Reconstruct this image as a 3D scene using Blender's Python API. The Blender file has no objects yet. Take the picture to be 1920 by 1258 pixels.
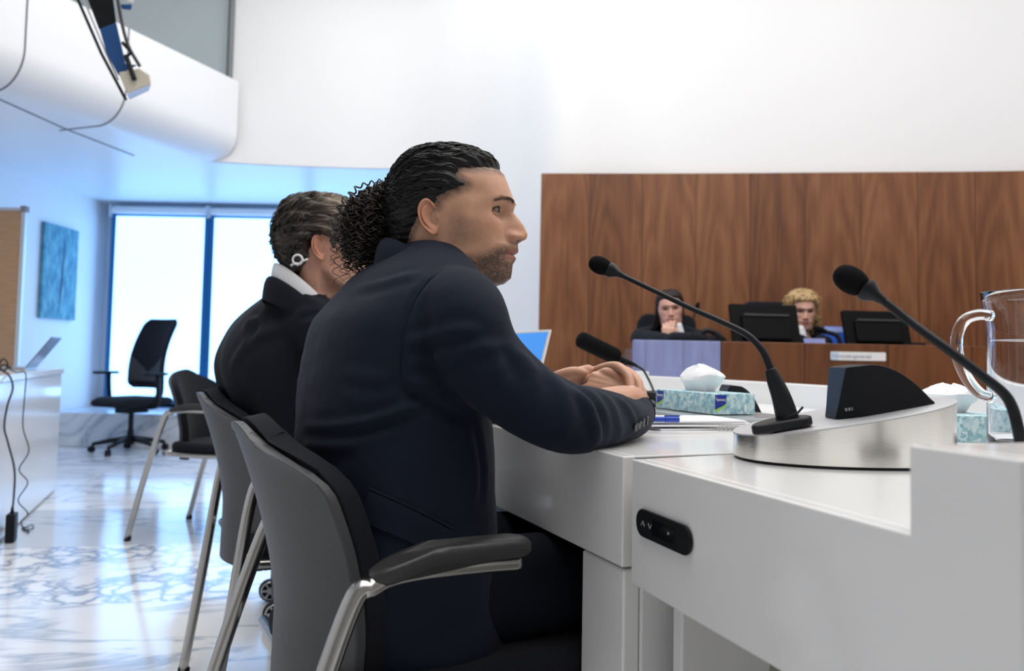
import bpy, bmesh, math, random
import numpy as np
from mathutils import Vector, Matrix, Euler

random.seed(7)
rng = np.random.default_rng(11)
SC = bpy.context.scene
COL = SC.collection
PI = math.pi

# ------------------------------------------------------------------ camera
CAM_H = 0.92
F_PX = 1920 * 28.0 / 36.0            # 28 mm lens on a 36 mm frame
PITCH, ROLL = math.radians(3.0), math.radians(1.1)
PPX, PPY = 960.0, 592.0              # optical axis in the 1920x1258 frame
cam_d = bpy.data.cameras.new('camera')
cam = bpy.data.objects.new('camera', cam_d); COL.objects.link(cam)
cam_d.lens = 28.0; cam_d.sensor_width = 36.0; cam_d.sensor_fit = 'HORIZONTAL'
cam_d.shift_y = -(629.0 - PPY) / 1920.0
cam_d.clip_start = 0.05; cam_d.clip_end = 100
CAM_R = (Matrix.Rotation(PI/2 + PITCH, 3, 'X') @ Matrix.Rotation(ROLL, 3, 'Z'))
cam.matrix_world = Matrix.Translation((0, 0, CAM_H)) @ CAM_R.to_4x4()
cam_d.dof.use_dof = True
cam_d.dof.focus_distance = 1.33
cam_d.dof.aperture_fstop = 4.5
SC.camera = cam

# ------------------------------------------------------------------ exposure, world, light
SC.view_settings.view_transform = 'Standard'
SC.view_settings.look = 'None'
SC.view_settings.gamma = 1.0
SC.view_settings.exposure = 0.08
SC.view_settings.use_curve_mapping = False
W = bpy.data.worlds.new('sky'); SC.world = W; W.use_nodes = True
W.node_tree.nodes['Background'].inputs[0].default_value = (0.55, 0.75, 1.0, 1)
W.node_tree.nodes['Background'].inputs[1].default_value = 0.6

def area(name, loc, rot, sx, sy, power, col=(1, 1, 1)):
    l = bpy.data.lights.new(name, 'AREA'); l.shape = 'RECTANGLE'
    l.size = sx; l.size_y = sy; l.energy = power; l.color = col
    o = bpy.data.objects.new(name, l); COL.objects.link(o)
    o.location = loc; o.rotation_euler = rot
    return o
CEIL = 4.55
area('ceiling_light_panel', (1.0, 1.5, CEIL - .02), (0, 0, 0), 4.6, 5.0, 222, (1, .985, .96))
area('fill_light_bay', (-1.0, 4.7, CEIL - .02), (0, 0, 0), 2.4, 2.4, 58, (1, .99, .97))  # added fill lamp, brightens the left part of the end wall

# ------------------------------------------------------------------ pixel <-> place
def ray(px, py):
    return CAM_R @ Vector(((px - PPX) / F_PX, -(py - PPY) / F_PX, -1.0))
def at(px, py, Y):                     # the place seen at a pixel, at distance Y into the room
    r = ray(px, py); t = Y / r.y
    return Vector((r.x * t, Y, CAM_H + r.z * t))
def onz(px, py, z):                    # the place seen at a pixel, on the level z
    r = ray(px, py); t = (z - CAM_H) / r.z
    return Vector((r.x * t, r.y * t, z))

# ------------------------------------------------------------------ object helpers
def link(o, parent=None):
    COL.objects.link(o)
    if parent is not None: o.parent = parent
    return o
def tag(o, label=None, cat=None, group=None, kind=None):
    if label: o['label'] = label
    if cat: o['category'] = cat
    if group: o['group'] = group
    if kind: o['kind'] = kind
    return o
def thing(name, label, cat, loc=(0, 0, 0), rz=0.0, group=None):
    o = bpy.data.objects.new(name, None); o.empty_display_size = .05
    link(o); o.location = loc; o.rotation_euler = (0, 0, rz)
    return tag(o, label, cat, group)
def mesh(name, V, Fc, m=None, parent=None, smooth=True, uv=None, cols=None, label=None):
    me = bpy.data.meshes.new(name)
    me.from_pydata([tuple(v) for v in V], [], [tuple(int(i) for i in f) for f in Fc])
    if smooth: me.shade_smooth() if hasattr(me, 'shade_smooth') else me.polygons.foreach_set('use_smooth', [True]*len(me.polygons))
    if uv is not None:
        l = me.uv_layers.new(name='UVMap')
        idx = np.zeros(len(me.loops), dtype=np.int64); me.loops.foreach_get('vertex_index', idx)
        l.data.foreach_set('uv', np.asarray(uv, dtype=np.float32)[idx].ravel())
    if cols is not None: set_cols(me, cols)
    o = bpy.data.objects.new(name, me); link(o, parent)
    if m is not None: me.materials.append(m)
    if label: o['label'] = label
    return o
def set_cols(me, cols, name='Col'):
    a = me.color_attributes.new(name=name, type='FLOAT_COLOR', domain='POINT')
    c = np.ones((len(me.vertices), 4), dtype=np.float32); c[:, :3] = np.asarray(cols, dtype=np.float32)[:, :3]
    a.data.foreach_set('color', c.ravel())
def struct(o): o['kind'] = 'structure'; return o
def autosmooth(o, deg=35):
    me = o.data
    bm = bmesh.new(); bm.from_mesh(me)
    for e in bm.edges:
        if len(e.link_faces) == 2: e.smooth = e.calc_face_angle(0) < math.radians(deg)
    bm.to_mesh(me); bm.free()
    return o
def fixnormals(o):
    bm = bmesh.new(); bm.from_mesh(o.data); bmesh.ops.recalc_face_normals(bm, faces=bm.faces)
    bm.to_mesh(o.data); bm.free(); return o
def bevel(o, w, seg=2, ang=40):
    md = o.modifiers.new('bevel', 'BEVEL'); md.width = w; md.segments = seg
    md.limit_method = 'ANGLE'; md.angle_limit = math.radians(ang); md.harden_normals = False
    return o
class MB:
    """collects several shapes into one mesh"""
    def __init__(s): s.V = []; s.F = []
    def add(s, V, F):
        n = len(s.V); s.V += [tuple(v) for v in V]; s.F += [tuple(int(i) + n for i in f) for f in F]; return s
    def box(s, c, d, R=None):
        V, Fc = boxg(c, d, R); return s.add(V, Fc)
    def tube(s, P, r, n=10, cap=True):
        V, Fc = tubeg(P, r, n, cap); return s.add(V, Fc)
    def lathe(s, prof, c=(0, 0, 0), R=None, n=32):
        V, Fc = latheg(prof, n)
        V = [(R @ Vector(v) if R is not None else Vector(v)) + Vector(c) for v in V]
        return s.add(V, Fc)
    def prism(s, poly, z0, z1, R=None, c=(0, 0, 0)):
        V, Fc = prismg(poly, z0, z1)
        V = [(R @ Vector(v) if R is not None else Vector(v)) + Vector(c) for v in V]
        return s.add(V, Fc)
    def build(s, name, m, parent=None, smooth=False, label=None, bev=0, deg=None):
        o = mesh(name, s.V, s.F, m, parent, smooth or deg is not None, label=label)
        fixnormals(o)
        if deg is not None: autosmooth(o, deg)
        if bev: bevel(o, bev)
        return o
def boxg(c, d, R=None):
    c = Vector(c); V = []
    for x in (-.5, .5):
        for y in (-.5, .5):
            for z in (-.5, .5):
                v = Vector((x * d[0], y * d[1], z * d[2]))
                V.append((R @ v if R is not None else v) + c)
    return V, [(0, 1, 3, 2), (4, 6, 7, 5), (0, 4, 5, 1), (2, 3, 7, 6), (0, 2, 6, 4), (1, 5, 7, 3)]
def frames(P):
    P = np.asarray(P, float); T = np.gradient(P, axis=0)
    T /= np.linalg.norm(T, axis=1)[:, None] + 1e-12
    up = np.array([0, 0, 1.0]) if abs(T[0][2]) < .9 else np.array([1.0, 0, 0])
    N = np.zeros_like(P); n = np.cross(T[0], np.cross(up, T[0])); n /= np.linalg.norm(n); N[0] = n
    for i in range(1, len(P)):
        n = N[i-1] - T[i] * np.dot(N[i-1], T[i]); l = np.linalg.norm(n)
        N[i] = n / l if l > 1e-9 else N[i-1]
    return T, N, np.cross(T, N)
def tubeg(P, r, n=8, cap=True, flat=1.0):
    P = np.asarray([tuple(p) for p in P], float); k = len(P)
    r = np.full(k, r) if np.isscalar(r) else np.asarray(r, float)
    T, N, B = frames(P)
    a = np.arange(n) * 2 * PI / n
    V = P[:, None] + r[:, None, None] * (np.cos(a)[None, :, None] * N[:, None] + flat * np.sin(a)[None, :, None] * B[:, None])
    F = []
    for i in range(k - 1):
        for j in range(n):
            F.append((i*n+j, i*n+(j+1) % n, (i+1)*n+(j+1) % n, (i+1)*n+j))
    if cap: F.append(tuple(range(n))[::-1]); F.append(tuple((k-1)*n + j for j in range(n)))
    return V.reshape(-1, 3), F
def latheg(prof, n=32):
    V = []; F = []; k = len(prof)
    for r, z in prof:
        for j in range(n):
            a = 2*PI*j/n; V.append((r*math.cos(a), r*math.sin(a), z))
    for i in range(k-1):
        for j in range(n): F.append((i*n+j, i*n+(j+1) % n, (i+1)*n+(j+1) % n, (i+1)*n+j))
    F.append(tuple(range(n))[::-1]); F.append(tuple((k-1)*n+j for j in range(n)))
    return V, F
def prismg(poly, z0, z1):
    n = len(poly)
    V = [(p[0], p[1], z0) for p in poly] + [(p[0], p[1], z1) for p in poly]
    F = [tuple(range(n))[::-1], tuple(range(n, 2*n))] + [(i, (i+1) % n, n+(i+1) % n, n+i) for i in range(n)]
    return V, F
def cat(P, k=8, closed=False):
    """Catmull-Rom through points"""
    P = np.asarray([tuple(p) for p in P], float); n = len(P)
    if closed: Q = np.vstack([P[-1:], P, P[:2]])
    else: Q = np.vstack([2*P[:1]-P[1:2], P, 2*P[-1:]-P[-2:-1]])
    out = []; m = n if closed else n - 1
    t = np.linspace(0, 1, k, endpoint=False)[:, None]
    for i in range(m):
        a, b, c, d = Q[i:i+4]
        out.append(.5*((2*b) + (-a+c)*t + (2*a-5*b+4*c-d)*t*t + (-a+3*b-3*c+d)*t**3))
    if not closed: out.append(P[-1:])
    return np.vstack(out)
def gridfaces(nu, nv, wrap=False):
    F = []
    for i in range(nu - 1):
        for j in range(nv if wrap else nv - 1):
            j2 = (j + 1) % nv
            F.append((i*nv+j, i*nv+j2, (i+1)*nv+j2, (i+1)*nv+j))
    return F
def rrect(w, h, r, k=5):
    P = []
    for cx, cy, a0 in ((w/2-r, h/2-r, 0), (-w/2+r, h/2-r, PI/2), (-w/2+r, -h/2+r, PI), (w/2-r, -h/2+r, 1.5*PI)):
        for i in range(k+1):
            a = a0 + PI/2*i/k; P.append((cx+r*math.cos(a), cy+r*math.sin(a)))
    return P
def Rz(a): return Matrix.Rotation(a, 3, 'Z')
def Rx(a): return Matrix.Rotation(a, 3, 'X')
def Ry(a): return Matrix.Rotation(a, 3, 'Y')
def basis(x, y, z):
    M = Matrix((x, y, z)).transposed(); return M
def text_mesh(name, body, size, m, parent, M, label=None):
    cu = bpy.data.curves.new(name, 'FONT'); cu.body = body; cu.size = size
    cu.align_x = 'CENTER'; cu.align_y = 'CENTER'; cu.extrude = .0004
    t = bpy.data.objects.new(name, cu); COL.objects.link(t)
    dg = bpy.context.evaluated_depsgraph_get(); dg.update()
    me = bpy.data.meshes.new_from_object(t.evaluated_get(dg))
    bpy.data.objects.remove(t); me.transform(M); me.name = name
    o = bpy.data.objects.new(name, me); link(o, parent); me.materials.clear(); me.materials.append(m)
    if label: o['label'] = label
    return o
def remesh(V, F, vox, smooth=6, fac=.5):
    me = bpy.data.meshes.new('tmp'); me.from_pydata([tuple(v) for v in V], [], [tuple(int(i) for i in f) for f in F])
    bm = bmesh.new(); bm.from_mesh(me); bmesh.ops.recalc_face_normals(bm, faces=bm.faces); bm.to_mesh(me); bm.free()
    o = bpy.data.objects.new('tmp', me); COL.objects.link(o)
    md = o.modifiers.new('r', 'REMESH'); md.mode = 'VOXEL'; md.voxel_size = vox
    if smooth:
        s = o.modifiers.new('s', 'SMOOTH'); s.iterations = smooth; s.factor = fac
    dg = bpy.context.evaluated_depsgraph_get(); dg.update()
    m2 = bpy.data.meshes.new_from_object(o.evaluated_get(dg))
    bpy.data.objects.remove(o); bpy.data.meshes.remove(me)
    n = len(m2.vertices); v = np.zeros(n*3); m2.vertices.foreach_get('co', v)
    f = [tuple(p.vertices) for p in m2.polygons]
    bpy.data.meshes.remove(m2)
    return v.reshape(-1, 3), f
def vnormals(V, F):
    V = np.asarray(V, float); N = np.zeros_like(V)
    Q = np.array([f if len(f) == 4 else (f[0], f[1], f[2], f[2]) for f in F if len(f) in (3, 4)])
    n = np.cross(V[Q[:, 2]] - V[Q[:, 0]], V[Q[:, 3]] - V[Q[:, 1]])
    t = Q[:, 2] == Q[:, 3]
    if t.any(): n[t] = np.cross(V[Q[t, 1]] - V[Q[t, 0]], V[Q[t, 2]] - V[Q[t, 0]])
    for k in range(4): np.add.at(N, Q[:, k], n)
    return N / (np.linalg.norm(N, axis=1)[:, None] + 1e-12)

# ------------------------------------------------------------------ materials
def nt(name):
    m = bpy.data.materials.new(name); m.use_nodes = True
    t = m.node_tree; b = t.nodes['Principled BSDF']
    return m, t, b
def mat(name, col, rough=.5, metal=0.0, spec=.5, var=0.0, vscale=20, bump=0.0, bscale=200, coat=0.0, trans=0.0, ior=1.45, sheen=0.0, emit=None, estr=0.0, stretch=None):
    m, t, b = nt(name)
    I = b.inputs
    I['Base Color'].default_value = (*col, 1); I['Roughness'].default_value = rough; I['Metallic'].default_value = metal
    I['Specular IOR Level'].default_value = spec; I['Coat Weight'].default_value = coat; I['Coat Roughness'].default_value = .06
    I['Transmission Weight'].default_value = trans; I['IOR'].default_value = ior; I['Sheen Weight'].default_value = sheen
    if emit is not None:
        I['Emission Color'].default_value = (*emit, 1); I['Emission Strength'].default_value = estr
    if var or bump:
        tc = t.nodes.new('ShaderNodeTexCoord'); src = tc.outputs['Object']
        if stretch:
            mp = t.nodes.new('ShaderNodeMapping'); mp.inputs['Scale'].default_value = stretch
            t.links.new(src, mp.inputs[0]); src = mp.outputs[0]
    if var:
        n = t.nodes.new('ShaderNodeTexNoise'); n.inputs['Scale'].default_value = vscale; n.inputs['Detail'].default_value = 4
        t.links.new(src, n.inputs['Vector'])
        mr = t.nodes.new('ShaderNodeMapRange'); mr.inputs['From Min'].default_value = .3; mr.inputs['From Max'].default_value = .7
        mr.inputs['To Min'].default_value = 1 - var; mr.inputs['To Max'].default_value = 1 + var
        t.links.new(n.outputs['Fac'], mr.inputs['Value'])
        mx = t.nodes.new('ShaderNodeVectorMath'); mx.operation = 'SCALE'; mx.inputs[0].default_value = col
        t.links.new(mr.outputs[0], mx.inputs['Scale']); t.links.new(mx.outputs[0], I['Base Color'])
    if bump:
        n = t.nodes.new('ShaderNodeTexNoise'); n.inputs['Scale'].default_value = bscale; n.inputs['Detail'].default_value = 3
        t.links.new(src, n.inputs['Vector'])
        bp = t.nodes.new('ShaderNodeBump'); bp.inputs['Strength'].default_value = bump; bp.inputs['Distance'].default_value = .002
        t.links.new(n.outputs['Fac'], bp.inputs['Height']); t.links.new(bp.outputs[0], I['Normal'])
    return m
def vmat(name, rough=.5, spec=.4, sss=0.0, bump=.1, bscale=300, var=.06, vscale=60):
    """material coloured by the mesh's own pigment attribute"""
    m, t, b = nt(name)
    a = t.nodes.new('ShaderNodeVertexColor'); a.layer_name = 'Col'
    tc = t.nodes.new('ShaderNodeTexCoord')
    n = t.nodes.new('ShaderNodeTexNoise'); n.inputs['Scale'].default_value = vscale; n.inputs['Detail'].default_value = 5
    t.links.new(tc.outputs['Object'], n.inputs['Vector'])
    mr = t.nodes.new('ShaderNodeMapRange'); mr.inputs['To Min'].default_value = 1-var; mr.inputs['To Max'].default_value = 1+var
    mr.inputs['From Min'].default_value = .3; mr.inputs['From Max'].default_value = .7
    t.links.new(n.outputs['Fac'], mr.inputs['Value'])
    mx = t.nodes.new('ShaderNodeVectorMath'); mx.operation = 'SCALE'
    t.links.new(a.outputs['Color'], mx.inputs[0]); t.links.new(mr.outputs[0], mx.inputs['Scale'])
    t.links.new(mx.outputs[0], b.inputs['Base Color'])
    b.inputs['Roughness'].default_value = rough; b.inputs['Specular IOR Level'].default_value = spec
    if sss:
        b.inputs['Subsurface Weight'].default_value = sss; b.inputs['Subsurface Radius'].default_value = (.012, .004, .002); b.inputs['Subsurface Scale'].default_value = .5
    n2 = t.nodes.new('ShaderNodeTexNoise'); n2.inputs['Scale'].default_value = bscale; n2.inputs['Detail'].default_value = 3
    t.links.new(tc.outputs['Object'], n2.inputs['Vector'])
    bp = t.nodes.new('ShaderNodeBump'); bp.inputs['Strength'].default_value = bump; bp.inputs['Distance'].default_value = .001
    t.links.new(n2.outputs['Fac'], bp.inputs['Height']); t.links.new(bp.outputs[0], b.inputs['Normal'])
    return m
def node(t, typ, **kw):
    n = t.nodes.new(typ)
    for k, v in kw.items():
        if k.startswith('i_'): n.inputs[k[2:].replace('_', ' ')].default_value = v
        else: setattr(n, k, v)
    return n
def ramp(t, fac, stops):
    r = t.nodes.new('ShaderNodeValToRGB'); e = r.color_ramp.elements
    while len(e) < len(stops): e.new(.5)
    for el, (p, c) in zip(e, stops): el.position = p; el.color = (*c, 1) if len(c) == 3 else c
    t.links.new(fac, r.inputs[0]); return r.outputs[0]
def math_n(t, op, a, b=None, c=None):
    n = t.nodes.new('ShaderNodeMath'); n.operation = op
    for i, v in enumerate((a, b, c)):
        if v is None: continue
        if isinstance(v, (int, float)): n.inputs[i].default_value = v
        else: t.links.new(v, n.inputs[i])
    return n.outputs[0]
def wood_mat(name, dark, mid, light, plank=.34, seam=True, rough=.42, usex=False, spec=.5):
    """flat-sawn veneer in upright boards; u,v = metres along and up the surface"""
    m, t, b = nt(name); L = t.links
    if usex:
        tc = node(t, 'ShaderNodeTexCoord'); src = tc.outputs['Object']
        sp = node(t, 'ShaderNodeSeparateXYZ'); L.new(src, sp.inputs[0]); u, v = sp.outputs[0], sp.outputs[2]
    else:
        uvn = node(t, 'ShaderNodeUVMap'); sp = node(t, 'ShaderNodeSeparateXYZ'); L.new(uvn.outputs[0], sp.inputs[0]); u, v = sp.outputs[0], sp.outputs[1]
    q = math_n(t, 'DIVIDE', u, plank); idx = math_n(t, 'FLOOR', q); fr = math_n(t, 'FRACT', q)
    wn = node(t, 'ShaderNodeTexWhiteNoise', noise_dimensions='1D'); L.new(idx, wn.inputs['W'])
    rnd = wn.outputs['Value']
    off = math_n(t, 'MULTIPLY', rnd, 37.0)
    cu = math_n(t, 'SUBTRACT', fr, .5); cu = math_n(t, 'MULTIPLY', cu, plank)
    # cathedral figure: distance field of nested arches
    par = math_n(t, 'MULTIPLY', math_n(t, 'MULTIPLY', cu, cu), 16.0)
    hv = math_n(t, 'ADD', math_n(t, 'MULTIPLY', v, .55), par)
    cv = node(t, 'ShaderNodeCombineXYZ'); L.new(math_n(t, 'MULTIPLY', u, 5.0), cv.inputs[0]); L.new(math_n(t, 'MULTIPLY', v, .7), cv.inputs[1]); L.new(off, cv.inputs[2])
    n1 = node(t, 'ShaderNodeTexNoise'); n1.inputs['Scale'].default_value = 1.6; n1.inputs['Detail'].default_value = 3; L.new(cv.outputs[0], n1.inputs['Vector'])
    hv = math_n(t, 'ADD', hv, math_n(t, 'MULTIPLY', n1.outputs['Fac'], .9)); hv = math_n(t, 'ADD', hv, off)
    rings = math_n(t, 'FRACT', math_n(t, 'MULTIPLY', hv, 3.6))
    rings = math_n(t, 'PINGPONG', rings, .5); rings = math_n(t, 'MULTIPLY', rings, 2.0)
    cv2 = node(t, 'ShaderNodeCombineXYZ'); L.new(math_n(t, 'MULTIPLY', u, 120.0), cv2.inputs[0]); L.new(math_n(t, 'MULTIPLY', v, 3.0), cv2.inputs[1]); L.new(off, cv2.inputs[2])
    n2 = node(t, 'ShaderNodeTexNoise'); n2.inputs['Scale'].default_value = 1.0; n2.inputs['Detail'].default_value = 3; L.new(cv2.outputs[0], n2.inputs['Vector'])
    cv3 = node(t, 'ShaderNodeCombineXYZ'); L.new(math_n(t, 'MULTIPLY', u, 14.0), cv3.inputs[0]); L.new(math_n(t, 'MULTIPLY', v, .35), cv3.inputs[1]); L.new(off, cv3.inputs[2])
    n3 = node(t, 'ShaderNodeTexNoise'); n3.inputs['Scale'].default_value = 1.0; n3.inputs['Detail'].default_value = 4; L.new(cv3.outputs[0], n3.inputs['Vector'])
    s = math_n(t, 'MULTIPLY', rings, .20)
    s = math_n(t, 'ADD', s, math_n(t, 'MULTIPLY', n2.outputs['Fac'], .32))
    s = math_n(t, 'ADD', s, math_n(t, 'MULTIPLY', n3.outputs['Fac'], .55))
    s = math_n(t, 'ADD', s, math_n(t, 'MULTIPLY', rnd, .16)); s = math_n(t, 'SUBTRACT', s, .12)
    col = ramp(t, s, [(.22, dark), (.5, mid), (.82, light)])
    if seam:
        e = math_n(t, 'MINIMUM', fr, math_n(t, 'SUBTRACT', 1.0, fr))
        sm = math_n(t, 'LESS_THAN', e, .006)
        mx = node(t, 'ShaderNodeMix', data_type='RGBA'); L.new(sm, mx.inputs[0]); L.new(col, mx.inputs[6])
        mx.inputs[7].default_value = (dark[0]*.45, dark[1]*.4, dark[2]*.4, 1); col = mx.outputs[2]
    L.new(col, b.inputs['Base Color']); b.inputs['Roughness'].default_value = rough; b.inputs['Specular IOR Level'].default_value = spec
    return m
# ------------------------------------------------------------------ room materials
M = {}
M['wall'] = mat('white_plaster', (.86, .865, .875), .6, spec=.3)
M['ceil'] = mat('white_ceiling', (.85, .85, .85), .8)
M['soffit'] = mat('white_lacquered_panel', (.84, .85, .87), .35, spec=.4)
M['seam'] = mat('dark_joint', (.10, .12, .16), .7)
M['metal_dark'] = mat('dark_anodised_frame', (.035, .05, .07), .45, metal=.3)
M['wood'] = wood_mat('brown_veneer', (.095, .031, .0105), (.188, .068, .025), (.29, .125, .052), .345)
M['wood_bench'] = wood_mat('brown_bench_veneer', (.085, .027, .008), (.135, .045, .014), (.185, .066, .023), .42, usex=True)
M['lilac'] = wood_mat('blue_reflection_veneer', (.22, .25, .46), (.275, .315, .57), (.33, .38, .66), .19, usex=True, rough=.3)  # blue window reflection painted into the bench end's wood colour

def marble_floor():
    m, t, b = nt('polished_marble_tiles'); L = t.links
    tc = node(t, 'ShaderNodeTexCoord'); mp = node(t, 'ShaderNodeMapping'); L.new(tc.outputs['Object'], mp.inputs[0])
    mp.inputs['Rotation'].default_value = (0, 0, math.radians(-12)); mp.inputs['Location'].default_value = (.35, -3.18, 0)
    sp = node(t, 'ShaderNodeSeparateXYZ'); L.new(mp.outputs[0], sp.inputs[0])
    px = math_n(t, 'DIVIDE', sp.outputs[0], 1.35); py = math_n(t, 'DIVIDE', sp.outputs[1], .93)
    ix = math_n(t, 'FLOOR', px); iy = math_n(t, 'FLOOR', py)
    fx = math_n(t, 'FRACT', px); fy = math_n(t, 'FRACT', py)
    cb = node(t, 'ShaderNodeCombineXYZ'); L.new(ix, cb.inputs[0]); L.new(iy, cb.inputs[1])
    wn = node(t, 'ShaderNodeTexWhiteNoise', noise_dimensions='2D'); L.new(cb.outputs[0], wn.inputs['Vector'])
    offs = node(t, 'ShaderNodeVectorMath', operation='SCALE'); L.new(wn.outputs['Color'], offs.inputs[0]); offs.inputs['Scale'].default_value = 40
    pos = node(t, 'ShaderNodeVectorMath', operation='ADD'); L.new(mp.outputs[0], pos.inputs[0]); L.new(offs.outputs[0], pos.inputs[1])
    # fine diagonal veins
    wv = node(t, 'ShaderNodeTexNoise'); wv.inputs['Scale'].default_value = 1.3; wv.inputs['Detail'].default_value = 6; wv.inputs['Distortion'].default_value = 1.3
    st = node(t, 'ShaderNodeMapping'); st.inputs['Rotation'].default_value = (0, 0, .6); st.inputs['Scale'].default_value = (.8, 2.2, 1); L.new(pos.outputs[0], st.inputs[0]); L.new(st.outputs[0], wv.inputs['Vector'])
    d1 = math_n(t, 'ABSOLUTE', math_n(t, 'SUBTRACT', wv.outputs['Fac'], .5))
    v1 = math_n(t, 'SUBTRACT', 1.0, math_n(t, 'MINIMUM', math_n(t, 'MULTIPLY', d1, 26.0), 1.0))
    # breccia network
    nz = node(t, 'ShaderNodeTexNoise'); nz.inputs['Scale'].default_value = 5; nz.inputs['Detail'].default_value = 4; L.new(pos.outputs[0], nz.inputs['Vector'])
    dv = node(t, 'ShaderNodeVectorMath', operation='SCALE'); L.new(nz.outputs['Color'], dv.inputs[0]); dv.inputs['Scale'].default_value = .35
    pv = node(t, 'ShaderNodeVectorMath', operation='ADD'); L.new(pos.outputs[0], pv.inputs[0]); L.new(dv.outputs[0], pv.inputs[1])
    vo = node(t, 'ShaderNodeTexVoronoi', feature='DISTANCE_TO_EDGE'); vo.inputs['Scale'].default_value = 7.5; L.new(pv.outputs[0], vo.inputs['Vector'])
    v2 = math_n(t, 'SUBTRACT', 1.0, math_n(t, 'MINIMUM', math_n(t, 'MULTIPLY', vo.outputs['Distance'], 5.5), 1.0))
    pn = node(t, 'ShaderNodeTexNoise'); pn.inputs['Scale'].default_value = 2.2; pn.inputs['Detail'].default_value = 2; L.new(pos.outputs[0], pn.inputs['Vector'])
    v2 = math_n(t, 'MULTIPLY', v2, ramp(t, pn.outputs['Fac'], [(.32, (.15,)*3), (.5, (1,)*3)]))
    isb = math_n(t, 'COMPARE', iy, 0.0, .1)
    iw = math_n(t, 'SUBTRACT', 1.0, isb)
    vein = math_n(t, 'ADD', math_n(t, 'MULTIPLY', math_n(t, 'MULTIPLY', v2, .95), isb), math_n(t, 'MULTIPLY', math_n(t, 'MULTIPLY', v1, .62), iw))
    cl = node(t, 'ShaderNodeTexNoise'); cl.inputs['Scale'].default_value = 1.1; cl.inputs['Detail'].default_value = 5; L.new(pos.outputs[0], cl.inputs['Vector'])
    base = ramp(t, cl.outputs['Fac'], [(.3, (.67, .675, .69)), (.65, (.82, .82, .82))])
    # greyer row beyond the breccia band
    isg = math_n(t, 'COMPARE', iy, 1.0, .1)
    isg = math_n(t, 'MULTIPLY', isg, math_n(t, 'LESS_THAN', wn.outputs['Value'], 2.0))
    mg = node(t, 'ShaderNodeMix', data_type='RGBA'); L.new(math_n(t, 'MULTIPLY', isg, .75), mg.inputs[0]); L.new(base, mg.inputs[6]); mg.inputs[7].default_value = (.46, .49, .54, 1)
    mv = node(t, 'ShaderNodeMix', data_type='RGBA'); L.new(vein, mv.inputs[0]); L.new(mg.outputs[2], mv.inputs[6]); mv.inputs[7].default_value = (.20, .25, .35, 1)
    ex = math_n(t, 'MINIMUM', fx, math_n(t, 'SUBTRACT', 1.0, fx)); ey = math_n(t, 'MINIMUM', fy, math_n(t, 'SUBTRACT', 1.0, fy))
    j = math_n(t, 'MAXIMUM', math_n(t, 'LESS_THAN', ex, .0018), math_n(t, 'LESS_THAN', ey, .0026))
    mj = node(t, 'ShaderNodeMix', data_type='RGBA'); L.new(math_n(t, 'MULTIPLY', j, .6), mj.inputs[0]); L.new(mv.outputs[2], mj.inputs[6]); mj.inputs[7].default_value = (.35, .36, .38, 1)
    L.new(mj.outputs[2], b.inputs['Base Color'])
    b.inputs['Roughness'].default_value = .13; b.inputs['Specular IOR Level'].default_value = .42
    return m
M['marble'] = marble_floor()
def marble_plain():
    m, t, b = nt('grey_veined_marble'); L = t.links
    tc = node(t, 'ShaderNodeTexCoord')
    n = node(t, 'ShaderNodeTexNoise'); n.inputs['Scale'].default_value = 1.6; n.inputs['Detail'].default_value = 7; n.inputs['Distortion'].default_value = 1.8; L.new(tc.outputs['Object'], n.inputs['Vector'])
    d = math_n(t, 'ABSOLUTE', math_n(t, 'SUBTRACT', n.outputs['Fac'], .5))
    L.new(ramp(t, d, [(0, (.38, .42, .48)), (.03, (.60, .63, .67)), (.12, (.76, .77, .79))]), b.inputs['Base Color'])
    b.inputs['Roughness'].default_value = .2
    return m
M['marble_step'] = marble_plain()

# ------------------------------------------------------------------ shell
ALC = 2.50                                   # height of the low ceiling by the window
XL, XR, YB = -4.43, 4.3, -3.2
o = MB().box(((XL+XR)/2, 2.7, -.06), (XR-XL+.4, 12.2, .12)).build('floor', M['marble']); struct(o)
o = MB().box(((XL+XR)/2, 2.0, CEIL+.06), (XR-XL+.4, 10.6, .12)).build('ceiling', M['ceil']); struct(o)
o = MB().box((XL-.06, 2.7, CEIL/2), (.12, 12.2, CEIL)).build('wall_left', M['wall']); struct(o)
o = MB().box((XR+.06, 2.7, CEIL/2), (.12, 12.2, CEIL)).build('wall_right', M['wall']); struct(o)
o = MB().box(((XL+XR)/2, YB-.06, CEIL/2), (XR-XL+.4, .12, CEIL)).build('wall_front', mat('dark_gallery_wall', (.36, .35, .34), .6)); struct(o)
def strip(path, z0, z1, nz=2, smooth=True):
    V = []; F = []
    for z in np.linspace(z0, z1, nz):
        for p in path: V.append((p[0], p[1], z))
    n = len(path)
    for k in range(nz-1):
        for i in range(n-1): F.append((k*n+i, k*n+i+1, (k+1)*n+i+1, (k+1)*n+i))
    return V, F
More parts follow.
